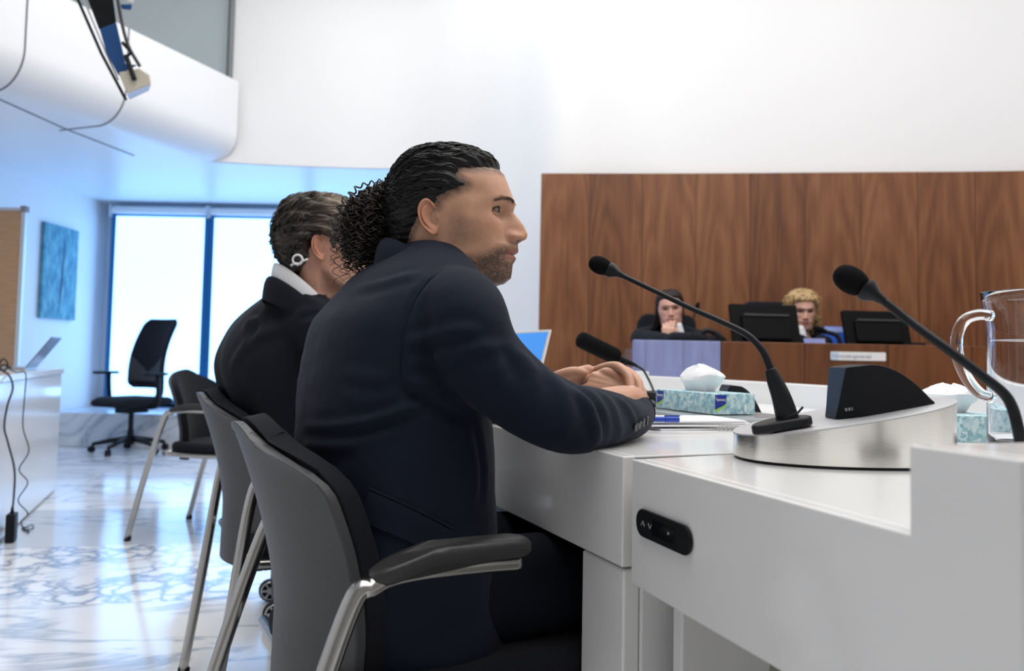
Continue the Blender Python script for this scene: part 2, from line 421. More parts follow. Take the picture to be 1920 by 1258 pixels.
# white end wall: runs down to the floor on the right, stops above the window bay on the left
wp0 = [onz(1015, 325, 2.148), onz(1300, 325, 2.148), onz(1600, 323, 2.148), onz(1920, 320, 2.148)]
wp = [(p.x, p.y) for p in wp0]; wp += [(3.75, wp[-1][1]-.22), (4.12, wp[-1][1]-.75), (4.2, 3.0), (4.2, .6), (4.2, -2.4)]
full = cat([(-4.45, 6.10), (-3.99, 6.21), (-3.07, 6.45), (-2.6, 6.54), (-1.75, 6.66), (-.98, 6.66), (-.42, 6.36), (-.02, 5.92), (wp[0][0]+.12, wp[0][1]+.19), (.75, 5.36), (wp[1][0], wp[1][1]+.07), (wp[2][0], wp[2][1]+.07), (wp[3][0], wp[3][1]+.07), (4.29, wp[3][1]-.2)], 14)
n = len(full); nA_ = int(np.argmin(np.abs(full[:, 0]+.93)))+1; pA = full[:nA_]
V, F = strip(full, ALC, CEIL, 2)
k0 = nA_-1
V += [(p[0], p[1], 0) for p in full[k0:]]
F += [(2*n+i, 2*n+i+1, k0+i+1, k0+i) for i in range(n-k0-1)]
o = mesh('wall_back', V, F, M['wall']); struct(o)
sd = o.modifiers.new('solid', 'SOLIDIFY'); sd.thickness = .05; sd.offset = -1; sd.use_rim = False
# window bay
mb = MB(); mb.prism([(p[0], p[1]+.03) for p in pA] + [(-.85, 8.7), (-4.5, 8.7)], ALC+.0005, ALC+.1); o = mb.build('ceiling', M['soffit']); struct(o)
o = MB().box((-.89, 7.66, ALC/2), (.08, 1.72, ALC)).build('wall_bay', M['wall']); struct(o)
o = MB().box((-2.7, 8.66, ALC/2), (3.7, .1, ALC)).build('wall_window', M['wall']); struct(o)
o = MB().box((-2.68, 8.03, .16), (3.48, .90, .32)).build('trim_1', M['marble_step']); struct(o); bevel(o, .006)

# windows and blinds
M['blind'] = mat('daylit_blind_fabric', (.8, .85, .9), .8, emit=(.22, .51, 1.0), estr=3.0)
M['flare_frame'] = mat('flare_tinted_frame', (.015, .14, .36), .4)  # blue backlight flare painted into the frame colour
M['glass'] = mat('clear_glass', (.9, .95, .97), .02, trans=1.0, ior=1.45)
M['alu'] = mat('satin_aluminium', (.62, .64, .67), .35, metal=.85)
xs = [-4.30, -3.25, -2.20, -1.12]
for i in range(3):
    r = thing('window_%d' % (i+1), None, None, ((xs[i]+xs[i+1])/2, 8.50, .32)); r['kind'] = 'structure'
    w = xs[i+1]-xs[i]
    mb = MB()
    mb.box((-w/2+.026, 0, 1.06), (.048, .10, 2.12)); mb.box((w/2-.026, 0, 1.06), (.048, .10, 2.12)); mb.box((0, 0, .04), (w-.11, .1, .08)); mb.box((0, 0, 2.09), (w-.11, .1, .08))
    mb.build('window_frame', M['flare_frame'], r)
    MB().box((0, .02, 1.06), (w-.11, .01, 1.95)).build('pane', M['glass'], r)
    lb = ['leftmost white roller blind behind the office chair, glowing with daylight', 'middle white roller blind glowing behind the robed person near the window',
          'rightmost white roller blind, mostly hidden behind the two seated persons'][i]
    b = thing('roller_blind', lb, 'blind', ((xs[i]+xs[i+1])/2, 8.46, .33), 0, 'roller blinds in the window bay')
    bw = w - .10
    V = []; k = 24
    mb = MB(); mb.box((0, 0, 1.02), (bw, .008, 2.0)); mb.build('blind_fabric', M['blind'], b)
    MB().box((0, 0, .015), (bw, .02, .03)).build('bottom_bar', M['alu'], b)
    mb = MB(); mb.tube([(-w/2+.01, -.02, 2.085), (w/2-.01, -.02, 2.085)], .042, 16); mb.build('roller_tube', M['soffit'], b, smooth=True, deg=40)
    for sx in (-1, 1): MB().box((sx*(w/2-.012), -.02, 2.07), (.02, .1, .13)).build('bracket', M['alu'], b)

# ------------------------------------------------------------------ balcony on the left
e = Vector((.3846, 1.0)); e.normalize(); nrm = Vector((e.y, -e.x))
B0 = Vector((-2.7, 5.52))                    # a point on its face
def bal(s, off, z): p = B0 + e*s + nrm*off; return (p.x, p.y, z)
prof = [(-.10, 3.17), (0, 3.17)] + [(0, 2.95)] + [(-.24+.24*math.cos(a), 2.74-.24*math.sin(a)) for a in np.linspace(0, PI/2, 12)] + [(-1.3, 2.5), (-2.8, 2.5)]
S0, S1 = -4.6, 1.08
V = []
for s in (S0, S1):
    for q in prof: V.append(bal(s, q[0], q[1]))
n = len(prof); F = [(i, i+1, n+i+1, n+i) for i in range(n-1)]
o = mesh('wall_balcony', V, F, M['soffit']); struct(o); autosmooth(o, 50)
def bal_s(px, py, z):                         # station along the balcony for a place on its face
    p = onz(px, py, z); return (Vector((p.x, p.y)) - B0).dot(e)
mb = MB()
for s, wd in ((bal_s(52, 60, 2.84), 1.2), (bal_s(228, 178, 2.70), .62)):
    P = [bal(s, .0, 3.17)] + [bal(s, q[0], q[1]) for q in prof[2:-2]] + [bal(s, -wd, 2.5)]
    mb.tube(P, .006, 6)
mb.tube([onz(-80, 148, 2.5), onz(0, 186, 2.5), onz(120, 240, 2.5), onz(251, 291, 2.5)], .007, 6)
o = mb.build('trim_2', M['seam']); struct(o)
gl = mat('grey_tinted_glass', (.78, .84, .86), .05, trans=1.0, ior=1.1)
r = thing('window_4', None, None, bal(0, 0, 3.17)); r['kind'] = 'structure'
bpy.context.view_layer.update()
def loc(p): return Vector(p) - r.location
mb = MB(); mb.prism([bal(S0, -.05, 0)[:2], bal(S1-.06, -.05, 0)[:2], bal(S1-.06, -.06, 0)[:2], bal(S0, -.06, 0)[:2]], 3.165, CEIL, c=-r.location); mb.build('pane', gl, r)
mb = MB(); mb.tube([loc(bal(S1-.06, -.05, 3.16)), loc(bal(S1-.06, -.05, CEIL))], .028, 4); mb.build('window_frame', mat('grey_frame', (.16, .18, .19), .4), r)
# gallery floor behind the glass
mb = MB(); mb.prism([bal(S0, -.12, 0)[:2], bal(S1, -.12, 0)[:2], bal(S1, -2.6, 0)[:2], bal(S0, -2.6, 0)[:2]], 2.86, 2.96); o = mb.build('floor', M['ceil']); struct(o)

# ------------------------------------------------------------------ wood panelling
P = cat(wp, 10); L = np.concatenate([[0], np.cumsum(np.linalg.norm(np.diff(P, axis=0), axis=1))])
L = L + .02
ZT = 2.148
V = []; UV = []; n = len(P)
T, N_, B_ = frames(np.c_[P, np.zeros(n)])
for z in (0, ZT):
    for i, p in enumerate(P): V.append((p[0], p[1], z)); UV.append((L[i], z))
for z in (0, ZT):
    for i, p in enumerate(P):
        d = np.array([-T[i][1], T[i][0]]); q = p + d*.05; V.append((q[0], q[1], z)); UV.append((L[i], z))
F = []
for i in range(n-1):
    F += [(i, i+1, n+i+1, n+i), (2*n+i+1, 2*n+i, 3*n+i, 3*n+i+1), (n+i, n+i+1, 3*n+i+1, 3*n+i)]
F += [(0, n, 3*n, 2*n), (n-1, 3*n-1, 4*n-1, 2*n-1)]
o = mesh('wall_panelling', V, F, M['wood'], uv=UV, smooth=False); struct(o)
# ------------------------------------------------------------------ furniture materials
M['desk'] = mat('white_gloss_laminate', (.82, .82, .815), .16, spec=.55, coat=.25)
M['desk_in'] = mat('grey_green_panel', (.33, .33, .275), .5)
M['black'] = mat('matt_black_plastic', (.009, .010, .012), .5, spec=.2)
M['black_satin'] = mat('satin_black', (.010, .011, .014), .4, spec=.25)
M['black_gloss'] = mat('gloss_black_glass', (.006, .007, .009), .04, spec=.6)
M['foam'] = mat('black_foam', (.006, .006, .007), .95, spec=.1, bump=.5, bscale=900)
M['steel'] = mat('brushed_steel', (.74, .72, .68), .22, metal=1.0, bump=.03, bscale=60, stretch=(1, 1, 14))
M['steel_top'] = mat('satin_steel_top', (.50, .505, .52), .42, metal=.55)
M['chrome'] = mat('chrome_tube', (.46, .45, .43), .22, metal=1.0)
M['shell'] = mat('grey_plastic_shell', (.062, .064, .069), .45, spec=.35, bump=.2, bscale=500)
M['fabric'] = mat('black_upholstery', (.012, .013, .018), .95, spec=.15, bump=.5, bscale=700, sheen=.05)
M['pad'] = mat('dark_grey_armrest', (.028, .028, .029), .42, bump=.2, bscale=300)
M['paper'] = mat('white_paper', (.82, .82, .84), .7)
M['white_pl'] = mat('white_plastic', (.78, .78, .78), .4)
M['cable'] = mat('black_cable', (.018, .018, .02), .5)
M['grey_cable'] = mat('grey_cable', (.10, .11, .12), .5)
M['blue'] = mat('blue_plastic', (.015, .06, .42), .35)
M['silver'] = mat('silver_laptop', (.48, .49, .50), .3, metal=.8)
M['monitor_black'] = mat('monitor_black', (.004, .0042, .005), .55, spec=.12)
M['screen_blue'] = mat('lit_blue_screen', (.02, .05, .1), .2, emit=(.035, .23, .70), estr=1.0)

DZ, RZ = .785, .856                            # desktop and raised rim heights
C0 = Vector((.159, 1.12)); uA = Vector((-.385, .923)).normalized(); nA = Vector((uA.y, -uA.x))
B00 = Vector((.1665, 1.098)); uB = Vector((-.325, .946)).normalized(); nB = Vector((uB.y, -uB.x))
def A2(t, d): return C0 + uA*t + nA*d
def B2(s, d): return B00 - uB*s + nB*d
rim = [onz(x, y, RZ) for x, y in ((1035, 699), (1190, 703.6), (1320, 709.5), (1480, 718), (1580, 724), (1700, 731), (1830, 739), (1920, 745), (2050, 754))]
rim = cat([(p.x, p.y) for p in rim[:-1]] + [(1.145, 1.46), (1.205, 1.22), (1.262, .985)], 6)
# where the joint between the two desk units meets the rim
sd_ = [(Vector(p)-C0).dot(uA) for p in rim]
iS = max(i for i in range(len(rim)) if sd_[i] > 0.0)
rimA, rimB = rim[:iS+1], rim[iS:]
def wallstrip(path, th, z0, z1):
    P3 = np.c_[path, np.zeros(len(path))]; T, N, B = frames(P3)
    d = np.stack([T[:, 1], -T[:, 0]], 1)
    a = np.asarray(path); b = a - d*th
    poly = [tuple(p) for p in a] + [tuple(p) for p in b[::-1]]
    return poly
def slab(name, poly, z0, z1, m, parent, bev=.003, label=None):
    o = MB().prism([tuple(p)[:2] for p in poly], z0, z1).build(name, m, parent, label=label)
    if bev: bevel(o, bev)
    return o
dA = thing('courtroom_desk', 'white gloss courtroom desk unit under the navy suit sleeve', 'desk', (0, 0, 0), 0, 'white courtroom desk units')
far = A2(2.15, 0)
slab('desktop', [A2(0, .0203), A2(2.15, .0203)] + [Vector(p) for p in rimA] + [A2(0, .9)], DZ-.0035, DZ, M['desk'], dA, .0012)
slab('front_panel', [A2(0, 0), A2(2.15, 0), A2(2.15, .02), A2(0, .02)], .632, DZ, M['desk'], dA, .002)
slab('end_panel', [A2(0, .031), A2(0.03, .031), A2(0.03, .9), A2(0, .9)], .0, DZ-.0037, M['desk'], dA)
slab('leg_panel', [A2(.002, .004), A2(.125, .004), A2(.125, .03), A2(.002, .03)], 0, .628, M['desk'], dA)
slab('underside', [A2(.032, .032), A2(2.1, .032), A2(2.1, .7), A2(.032, .7)], .645, .66, M['black'], dA, 0, label='black underside panel')
slab('modesty_panel', [A2(.032, .62), A2(2.1, .62), A2(2.1, .64), A2(.032, .64)], 0, .6445, M['black'], dA, 0, label='black modesty panel')
slab('raised_rim', wallstrip(rimA, -.035, 0, 0), .5, RZ, M['desk'], dA, .004)
dB = thing('courtroom_desk', 'white gloss courtroom desk unit nearest the camera with a black height control', 'desk', (0, 0, 0), 0, 'white courtroom desk units')
slab('desktop', [B2(.004, .0203), A2(-.008, .30), A2(-.008, .93), Vector(rimB[0])-uA*.008, *[Vector(p) for p in rimB[1:]], B2(.478, 1.0), B2(.478, .0203)], DZ-.0035, DZ, M['desk'], dB, .0012)
prof_ = [(.004, .618), (.575, .618), (.575, RZ), (.478, RZ), (.478, DZ), (.004, DZ)]
V = []
for d_ in (0, .02):
    for q_s, q_z in prof_: p = B2(q_s, d_); V.append((p.x, p.y, q_z))
o = mesh('front_panel', V, [tuple(range(6)), tuple(range(6, 12))[::-1]] + [(i, (i+1) % 6, 6+(i+1) % 6, 6+i) for i in range(6)], M['desk'], dB, smooth=False); fixnormals(o); bevel(o, .002)
slab('end_wall', [B2(.478, .0203), B2(.575, .0203), B2(.575, 1.0), B2(.478, 1.0)], DZ-.0036, RZ, M['desk'], dB, .002)
slab('leg_panel', [B2(.012, .06), B2(.035, .06), B2(.035, .6), B2(.012, .6)], 0, .64, M['desk'], dB)
slab('modesty_panel', [B2(.036, .20), B2(.9, .20), B2(.9, .22), B2(.036, .22)], 0, .70, M['desk_in'], dB, 0, label='grey-green recessed panel')
slab('raised_rim', wallstrip(rimB, -.035, 0, 0), .5, RZ, M['desk'], dB, .004)
# height control on the front panel
pc = [B2(s, -.003) for s in (0, 1)]
def frame_on_B(s, z, d=-.001):
    c = B2(s, d); x = Vector((-uB.x, -uB.y, 0)); y = Vector((0, 0, 1)); zz = Vector((-nB.x, -nB.y, 0))
    return Matrix.Translation((c.x, c.y, z)) @ basis(x, y, zz).to_4x4()
def line_s(px):                                 # station along the front edge seen at a pixel column
    r = ray(px, 900); k = r.x/r.y
    d = -uB; return (k*B00.y - B00.x) / (d.x - k*d.y)
s0, s1 = line_s(1199), line_s(1302)
zc = .92 - (985-676)/1493.3*(B2((s0+s1)/2, 0).y)*1.0
ctl = [s0, s1, zc]
Mx = frame_on_B((s0+s1)/2, .5*(at(1199, 985, B2(s0, 0).y).z + at(1302, 1007, B2(s1, 0).y).z))
hc = mesh('height_control', *[None, None], M['black']) if False else None
V, F = prismg(rrect(s1-s0, .036, .0178, 8), 0, .004)
hc = mesh('height_control', [Mx @ Vector(v) for v in V], F, M['black'], dB, smooth=False, label='black pill-shaped control with arrow keys'); bevel(hc, .0012)
M['icon'] = mat('grey_print', (.30, .30, .31), .5)
V, F = prismg(rrect((s1-s0)*.42, .020, .003, 4), .004, .0046)
mesh('display', [Mx @ (Vector(v)+Vector((.004, 0, 0))) for v in V], F, M['black_gloss'], hc, smooth=False)
for q, (dx, sg) in enumerate(((-.047, 1), (-.028, -1))):
    P = [Mx @ Vector((dx-.0045, -.003*sg, .0045)), Mx @ Vector((dx, .003*sg, .0045)), Mx @ Vector((dx+.0045, -.003*sg, .0045))]
    mb = MB(); mb.tube(P, .0007, 5); mb.build('arrow_key', M['icon'], hc)
mb = MB(); mb.lathe([(.0001, 0), (.0018, 0), (.0018, .001), (.0001, .001)], Mx @ Vector((.019, .001, .0046)), Mx.to_3x3(), 12); mb.build('button', M['icon'], hc)

# ------------------------------------------------------------------ steel console with speaker and microphone
EC, EA, EB = Vector((.465, 1.122)), .148, .102
def drum_z(x): return .8205 + (x-.318)*.182
ell = [(EC.x + EA*math.copysign(abs(math.cos(a))**.9, math.cos(a)), EC.y + EB*math.copysign(abs(math.sin(a))**.9, math.sin(a))) for a in np.linspace(0, 2*PI, 96, endpoint=False)]
con = thing('desk_console', 'brushed steel oval console with sloping top on the white desk', 'console', (EC.x, EC.y, DZ))
def cl(p): return (p[0]-EC.x, p[1]-EC.y)
V = []; n = len(ell)
for k, (sc, zf) in enumerate(((.985, 0), (.985, .004))):
    for p in ell: q = cl(p); V.append((q[0]*sc, q[1]*sc, zf))
F = [(k*n+i, k*n+(i+1) % n, (k+1)*n+(i+1) % n, (k+1)*n+i) for k in range(1) for i in range(n)] + [tuple(range(n))[::-1], tuple(n+i for i in range(n))]
autosmooth(mesh('plinth_foot', V, F, M['black'], con), 40)
V = []
for z in (0, 1):
    for p in ell: q = cl(p); V.append((q[0], q[1], .004 if z == 0 else drum_z(p[0])-DZ-.0015))
F = [(i, (i+1) % n, n+(i+1) % n, n+i) for i in range(n)]
mesh('drum_wall', V, F, M['steel'], con)
V = []
for sc, dz in ((1.006, -.0015), (1.006, .0005), (.99, .001)):
    for p in ell: q = cl(p); V.append((q[0]*sc, q[1]*sc, drum_z(p[0])-DZ+dz))
F = [(k*n+i, k*n+(i+1) % n, (k+1)*n+(i+1) % n, (k+1)*n+i) for k in range(2) for i in range(n)] + [tuple(2*n+i for i in range(n))]
autosmooth(mesh('drum_top', V, F, M['steel_top'], con), 40)

def fin_speaker(name, label, origin, L_, H_, depth, tilt, m, lean=.2, group=None, logo=True):
    """fin-shaped loudspeaker: leaning front, curved back; local x along its length"""
    o = thing(name, label, 'loudspeaker', origin, 0, group)
    top = [(lean*H_, H_), (lean*H_+.18*L_, H_*.985)] + [(lean*H_+.18*L_ + (L_*.82-lean*H_)*t, H_*(1-.16*t-.84*t**2.3)) for t in np.linspace(.12, 1, 12)]
    prof = [(0, 0)] + top
    R = Ry(-tilt)
    V = []; rows = []
    # plan: front half-depth narrow at the left edge, full at a quarter, narrowing to the tail
    for (x, z) in prof:
        pass
    hw = lambda x: depth*.5*(.55 + .45*min(1, x/(.22*L_))) if x < .22*L_ else depth*.5*(1-.35*((x-.22*L_)/(.78*L_))**1.5)
    nst = 26
    for i in range(nst):
        x0 = L_*i/(nst-1)
        # top height at this station (lean shears the front part)
        zt = 0
        for j in range(len(prof)-1):
            (xa, za), (xb, zb) = prof[j], prof[j+1]
            if xa <= x0 <= xb and xb > xa: zt = za + (zb-za)*(x0-xa)/(xb-xa)
        zt = max(zt, .002)
        h = hw(x0)
        for (yy, zz) in ((-h, 0), (-h*.96, zt), (h*.96, zt), (h, 0)): V.append(R @ Vector((x0, yy, zz)))
    F = []
    for i in range(nst-1):
        for j in range(4): F.append((i*4+j, i*4+(j+1) % 4, (i+1)*4+(j+1) % 4, (i+1)*4+j))
    F += [(3, 2, 1, 0), tuple((nst-1)*4+j for j in range(4))]
    b = mesh('speaker_body', V, F, m, o); fixnormals(b); autosmooth(b, 25); bevel(b, .0015)
    if logo:
        mb = MB()
        for k in range(4): mb.box(R @ Vector((.012+.0042*k, -hw(.016)-.0006-.0006*k, .012)), (.0028, .0006, .004), R)
        mb.build('badge', M['icon'], o, label='small grey badge')
    return o
p0 = at(1560, 779, 1.10)
fin_speaker('loudspeaker', 'black fin-shaped loudspeaker standing on the steel console', (p0.x, 1.105, drum_z(p0.x)+.0015), .135, .068, .07, math.radians(10.3), M['black'], .32)
p1 = at(1352, 779, 2.02)
fin_speaker('loudspeaker', 'black curved loudspeaker behind the tissue box with blue logos', (p1.x, 2.08, DZ), .115, .075, .09, 0, M['black'], .35, logo=False)

# gooseneck microphones
def goose(name, label, base, neck, head, foam_r, foam_l, r0, r1, plate, tiltz=0, collar=True):
    o = thing(name, label, 'microphone', base)
    B = Vector(base); Lc = lambda p: Vector(p) - B
    mb = MB()
    pl = cat(plate, 5, closed=True)
    R = Ry(-tiltz)
    mb.prism([tuple(p) for p in pl], .001, .014, R); pb = mb.build('base_plate', M['black_satin'], o, deg=30); bevel(pb, .003)
    P = cat([Lc(p) for p in neck], 14); s = np.linspace(0, 1, len(P))
    rr = r0 + (r1-r0)*np.clip(s*1.25, 0, 1)
    mesh('gooseneck', *tubeg(P, rr, 14), M['black_satin'], o)
    q0, q1 = Lc(head[0]), Lc(head[1]); ax = (q1-q0).normalized()
    y = ax.cross(Vector((0, 1, 0))).normalized(); x = y.cross(ax); R = basis(x, y, ax)
    cone = [(r1, -.004), (r1*1.35, .006), (foam_r*.82, .016), (foam_r*.86, .022), (foam_r*.5, .024)]
    MB().lathe(cone, q0, R, 24).build('mic_collar', M['black_satin'], o, deg=40)
    k = 16; pf = []
    for i in range(k+1):
        a = PI*i/k; pf.append((max(.0005, foam_r*math.sin(a)**.8), .02 + foam_l*.5*(1-math.cos(a))))
    MB().lathe(pf, q0, R, 28).build('foam_windscreen', M['foam'], o, smooth=True)
    return o
bx = .515
b0 = (bx-.075+.025, 1.06, drum_z(.465)+.001)
b0 = at(1466, 783, 1.075); b0 = (b0.x, 1.075, drum_z(b0.x)+.0012)
nk = [at(1478, 777, 1.075), at(1467, 748, 1.075), at(1452, 712, 1.077), at(1442, 684, 1.08), at(1428, 655, 1.085), at(1400, 627, 1.095), at(1350, 602, 1.11), at(1300, 580, 1.125), at(1235, 549, 1.15), at(1166, 516, 1.18)]
nk[0].z = b0[2] + .012
goose('gooseneck_microphone', 'black gooseneck microphone bending from the steel console towards the person in the navy suit', b0, nk,
      (at(1166, 516, 1.18), at(1113, 492, 1.20)), .0135, .036, .0062, .0037,
      [(-.044, -.016), (-.03, .012), (0, .03), (.03, .02), (.04, -.004), (.03, -.02), (0, -.022), (-.03, -.024)], math.radians(10.3))
g = [o for o in COL.objects if o.name.startswith('gooseneck_microphone')][0]
Lg = lambda p: Vector(p) - Vector(b0)
P = cat([Lg(nk[0]) - Vector((0, 0, .001)), Lg(at(1466, 748, 1.075)), Lg(at(1452, 712, 1.077)), Lg(at(1444, 692, 1.079))], 8)
mesh('handle_sleeve', *tubeg(P, np.linspace(.0155, .0078, len(P)), 18), M['black_satin'], g)
mb = MB(); q = Lg(at(1480, 781, 1.06)); mb.tube([q, q+Vector((.012, 0, .006)), q+Vector((.018, 0, .013))], .0016, 6); mb.build('cable_lug', M['black'], g)
b2 = onz(1916, 925, DZ); b2 = (b2.x, b2.y, DZ)
Yb = b2[1]
nk = [Vector((b2[0], b2[1], DZ+.012)), at(1916, 858, Yb), at(1908, 800, Yb), at(1888, 745, Yb+.01), at(1838, 702, Yb+.02), at(1770, 650, Yb+.04), at(1700, 598, Yb+.07), at(1655, 563, Yb+.085)]
goose('gooseneck_microphone', 'black gooseneck microphone beside the water jug, its head in front of the wood wall', b2, nk,
      (at(1652, 561, Yb+.085), at(1584, 518, Yb+.11)), .0165, .044, .0066, .005,
      [(-.045, -.035), (-.045, .035), (.045, .035), (.045, -.035)])

# ------------------------------------------------------------------ tissue boxes
def tissue_mat(name, seed):
    m, t, b = nt(name); L = t.links
    tc = node(t, 'ShaderNodeTexCoord'); mp = node(t, 'ShaderNodeMapping'); L.new(tc.outputs['Object'], mp.inputs[0])
    mp.inputs['Scale'].default_value = (25, 25, 25); mp.inputs['Rotation'].default_value = (.6, .5, .7); mp.inputs['Location'].default_value = (seed, 0, 0)
    vo = node(t, 'ShaderNodeTexVoronoi', distance='MANHATTAN'); vo.inputs['Randomness'].default_value = .55; L.new(mp.outputs[0], vo.inputs['Vector'])
    s = node(t, 'ShaderNodeSeparateXYZ'); L.new(vo.outputs['Color'], s.inputs[0])
    L.new(ramp(t, s.outputs[0], [(.0, (.20, .42, .50)), (.35, (.36, .58, .64)), (.7, (.52, .72, .75)), (1, (.66, .80, .82))]), b.inputs['Base Color'])
    b.inputs['Roughness'].default_value = .4
    return m
M['tissue'] = mat('soft_white_tissue', (.83, .84, .86), .9, spec=.1)
M['logo_blue'] = mat('logo_navy', (.008, .03, .27), .4); M['lime'] = mat('logo_lime', (.36, .62, .08), .4)
M['slot'] = mat('clear_film', (.7, .78, .82), .3)
def tissue_puff(parent, c, w, d, h, seed):
    """a pulled-up tissue: a creased tent, narrow at the slot, wide in the middle, folded over at the top"""
    r = np.random.default_rng(seed); nu, nv = 9, 26
    prof = [(0, .66, .40), (.12, .70, .46), (.28, .80, .58), (.45, .93, .66), (.60, 1.0, .62), (.72, .92, .52), (.83, .74, .40), (.92, .50, .26), (1.0, .22, .12)]
    ph = r.uniform(0, 6, 8); V = []
    for i, (t, kx, ky) in enumerate(prof):
        for j in range(nv):
            a = 2*PI*j/nv
            ca, sa = math.cos(a), math.sin(a)
            crease = 1 + .13*(abs(math.sin(2.5*a+ph[0]+.9*t))-.5)*(.4+.6*t) + .07*math.sin(7*a+ph[1]+4*t)
            x = w/2*kx*crease*math.copysign(abs(ca)**.75, ca); y = d/2*ky*crease*math.copysign(abs(sa)**.9, sa)
            z = h*t + h*(.05*math.sin(a+ph[2])+.05*math.sin(3*a+ph[3]))*t + (h*.14*ca*t*(1-t)*2)
            V.append((c[0]+x+.010*t, c[1]+y, c[2]+z+r.normal(0, .0009)*(t > 0)))
    F = []
    for i in range(nu-1):
        for j in range(nv):
            q = (i*nv+j, i*nv+(j+1) % nv, (i+1)*nv+(j+1) % nv, (i+1)*nv+j)
            F += [(q[0], q[1], q[2]), (q[0], q[2], q[3])] if (i+j) % 2 else [(q[0], q[1], q[3]), (q[1], q[2], q[3])]
    F.append(tuple((nu-1)*nv+j for j in range(nv)))
    o = mesh('tissue', V, F, M['tissue'], parent); autosmooth(o, 24); return o
def tissue_box(label, c, ang, Lx, Wy, H, seed, logos):
    o = thing('tissue_box', label, 'tissue box', c, ang, 'tissue boxes on the desk')
    mb = MB(); mb.box((0, 0, H/2), (Lx, Wy, H)); b = mb.build('carton', tissue_mat('teal_facet_print_%d' % seed, seed), o); bevel(b, .001)
    V, F = prismg([(.06*math.cos(a), .028*math.sin(a)) for a in np.linspace(0, 2*PI, 28, endpoint=False)], H, H+.0006); mesh('slot_film', V, F, M['slot'], o, smooth=False)
    tissue_puff(o, (-.012, 0, H), .145, .09, .060 if logos else .052, seed)
    if logos:
        def face(M4, w, h, txt, nm):
            # shield-shaped logo panel in the upper left corner of a carton side
            x0 = -w/2+.004; top = h-.003; lw = .030
            k = [(x0, top), (x0+lw, top), (x0+lw, top-.018)] + [(x0+lw*(1-t), top-.018-.014*t**.7) for t in np.linspace(.15, 1, 8)]
            V, F = prismg(k, 0, .0006); lo = mesh('logo_panel', [M4 @ Vector(v) for v in V], F, M['logo_blue'], o, smooth=False); fixnormals(lo)
            up = [(x0+lw*(1-t), top-.018-.014*t**.7) for t in np.linspace(0, 1, 9)]
            lowr = [(x0+lw*(1-t)+.0015, top-.0215-.0165*t**.75) for t in np.linspace(0, 1, 9)]
            V, F = prismg(up + lowr[::-1], 0, .0005); lg = mesh('logo_swoosh', [M4 @ Vector(v) for v in V], F, M['lime'], o, smooth=False); fixnormals(lg)
            text_mesh('logo_lettering', 'lyreco', .0082, M['paper'], o, M4 @ Matrix.Translation((x0+lw/2, top-.0105, .0009)))
            for sx in (-1, 1):
                P = [M4 @ Vector((x0+lw/2+sx*(.0105+.0022*math.cos(a)), top-.0105+.0045*math.sin(a)*(1) + (.002 if sx < 0 else -.002), .001)) for a in np.linspace(-1.1, 1.1, 7)] if sx > 0 else \
                    [M4 @ Vector((x0+lw/2-.0105-.0022*math.cos(a), top-.0105+.0045*math.sin(a)+.002, .001)) for a in np.linspace(-1.1, 1.1, 7)]
                mb = MB(); mb.tube(P, .0004, 4); mb.build('logo_arc', M['paper'], o)
        face(Matrix(((1, 0, 0, 0), (0, 0, -1, -Wy/2), (0, 1, 0, 0), (0, 0, 0, 1))), Lx, H, 'lyreco', 'side')
        face(Matrix(((0, 0, 1, Lx/2), (1, 0, 0, 0), (0, 1, 0, 0), (0, 0, 0, 1))), Wy, H, 'lyreco', 'end')
        mb = MB(); V, F = prismg([(.030+.004*math.cos(a), .013+.009*math.sin(a)) for a in np.linspace(0, 2*PI, 14, endpoint=False)], 0, .0005)
        M4 = Matrix(((0, 0, 1, Lx/2), (1, 0, 0, 0), (0, 1, 0, 0), (0, 0, 0, 1)))
        mesh('tissue_picture', [M4 @ Vector(v) for v in V], F, M['paper'], o, smooth=False)
    return o
LZ = DZ + .018
pn, pl, pr = onz(1335, 777, LZ), onz(1232, 764.5, LZ), onz(1403, 775, LZ)
ang = math.atan2(pn.y-pl.y, pn.x-pl.x)
ctr = (pl+pn)/2 + (Vector((-math.sin(ang), math.cos(ang), 0)))*.056
tissue_box('teal patterned tissue box with two blue logos, lying on the silver laptop', (ctr.x, ctr.y, LZ), ang, .235, .112, .046, 3, True)
p2 = onz(1822, 825, DZ)
tissue_box('plain teal patterned tissue box half hidden behind the steel console and jug', (p2.x-.005, p2.y+.065, DZ), -1.45, .22, .112, .047, 5, False)

# ------------------------------------------------------------------ things lying on the desk
lp = thing('laptop', 'flat silver laptop under the tissue box with blue logos', 'laptop', (ctr.x+.02, ctr.y-.02, DZ), ang+PI/2)
V, F = prismg(rrect(.24, .36, .012), .001, .016); o = mesh('laptop_base', V, F, M['silver'], lp, smooth=False); bevel(o, .003)
MB().box((-.02, .12, .0168), (.10, .10, .0012)).build('keyboard', mat('grey_keys', (.16, .165, .17), .5, var=.6, vscale=140), lp)
tb = onz(1330, 790, DZ)
t_ = thing('tablet', 'glossy black tablet lying flat in front of the silver laptop', 'tablet', (tb.x-.012, tb.y-.078, DZ), ang)
V, F = prismg(rrect(.17, .09, .01), .001, .009); o = mesh('tablet_body', V, F, M['black'], t_, smooth=False); bevel(o, .002)
V, F = prismg(rrect(.16, .08, .006), .009, .0095); mesh('tablet_screen', V, F, M['black_gloss'], t_, smooth=False)
pp = onz(1300, 803, DZ)
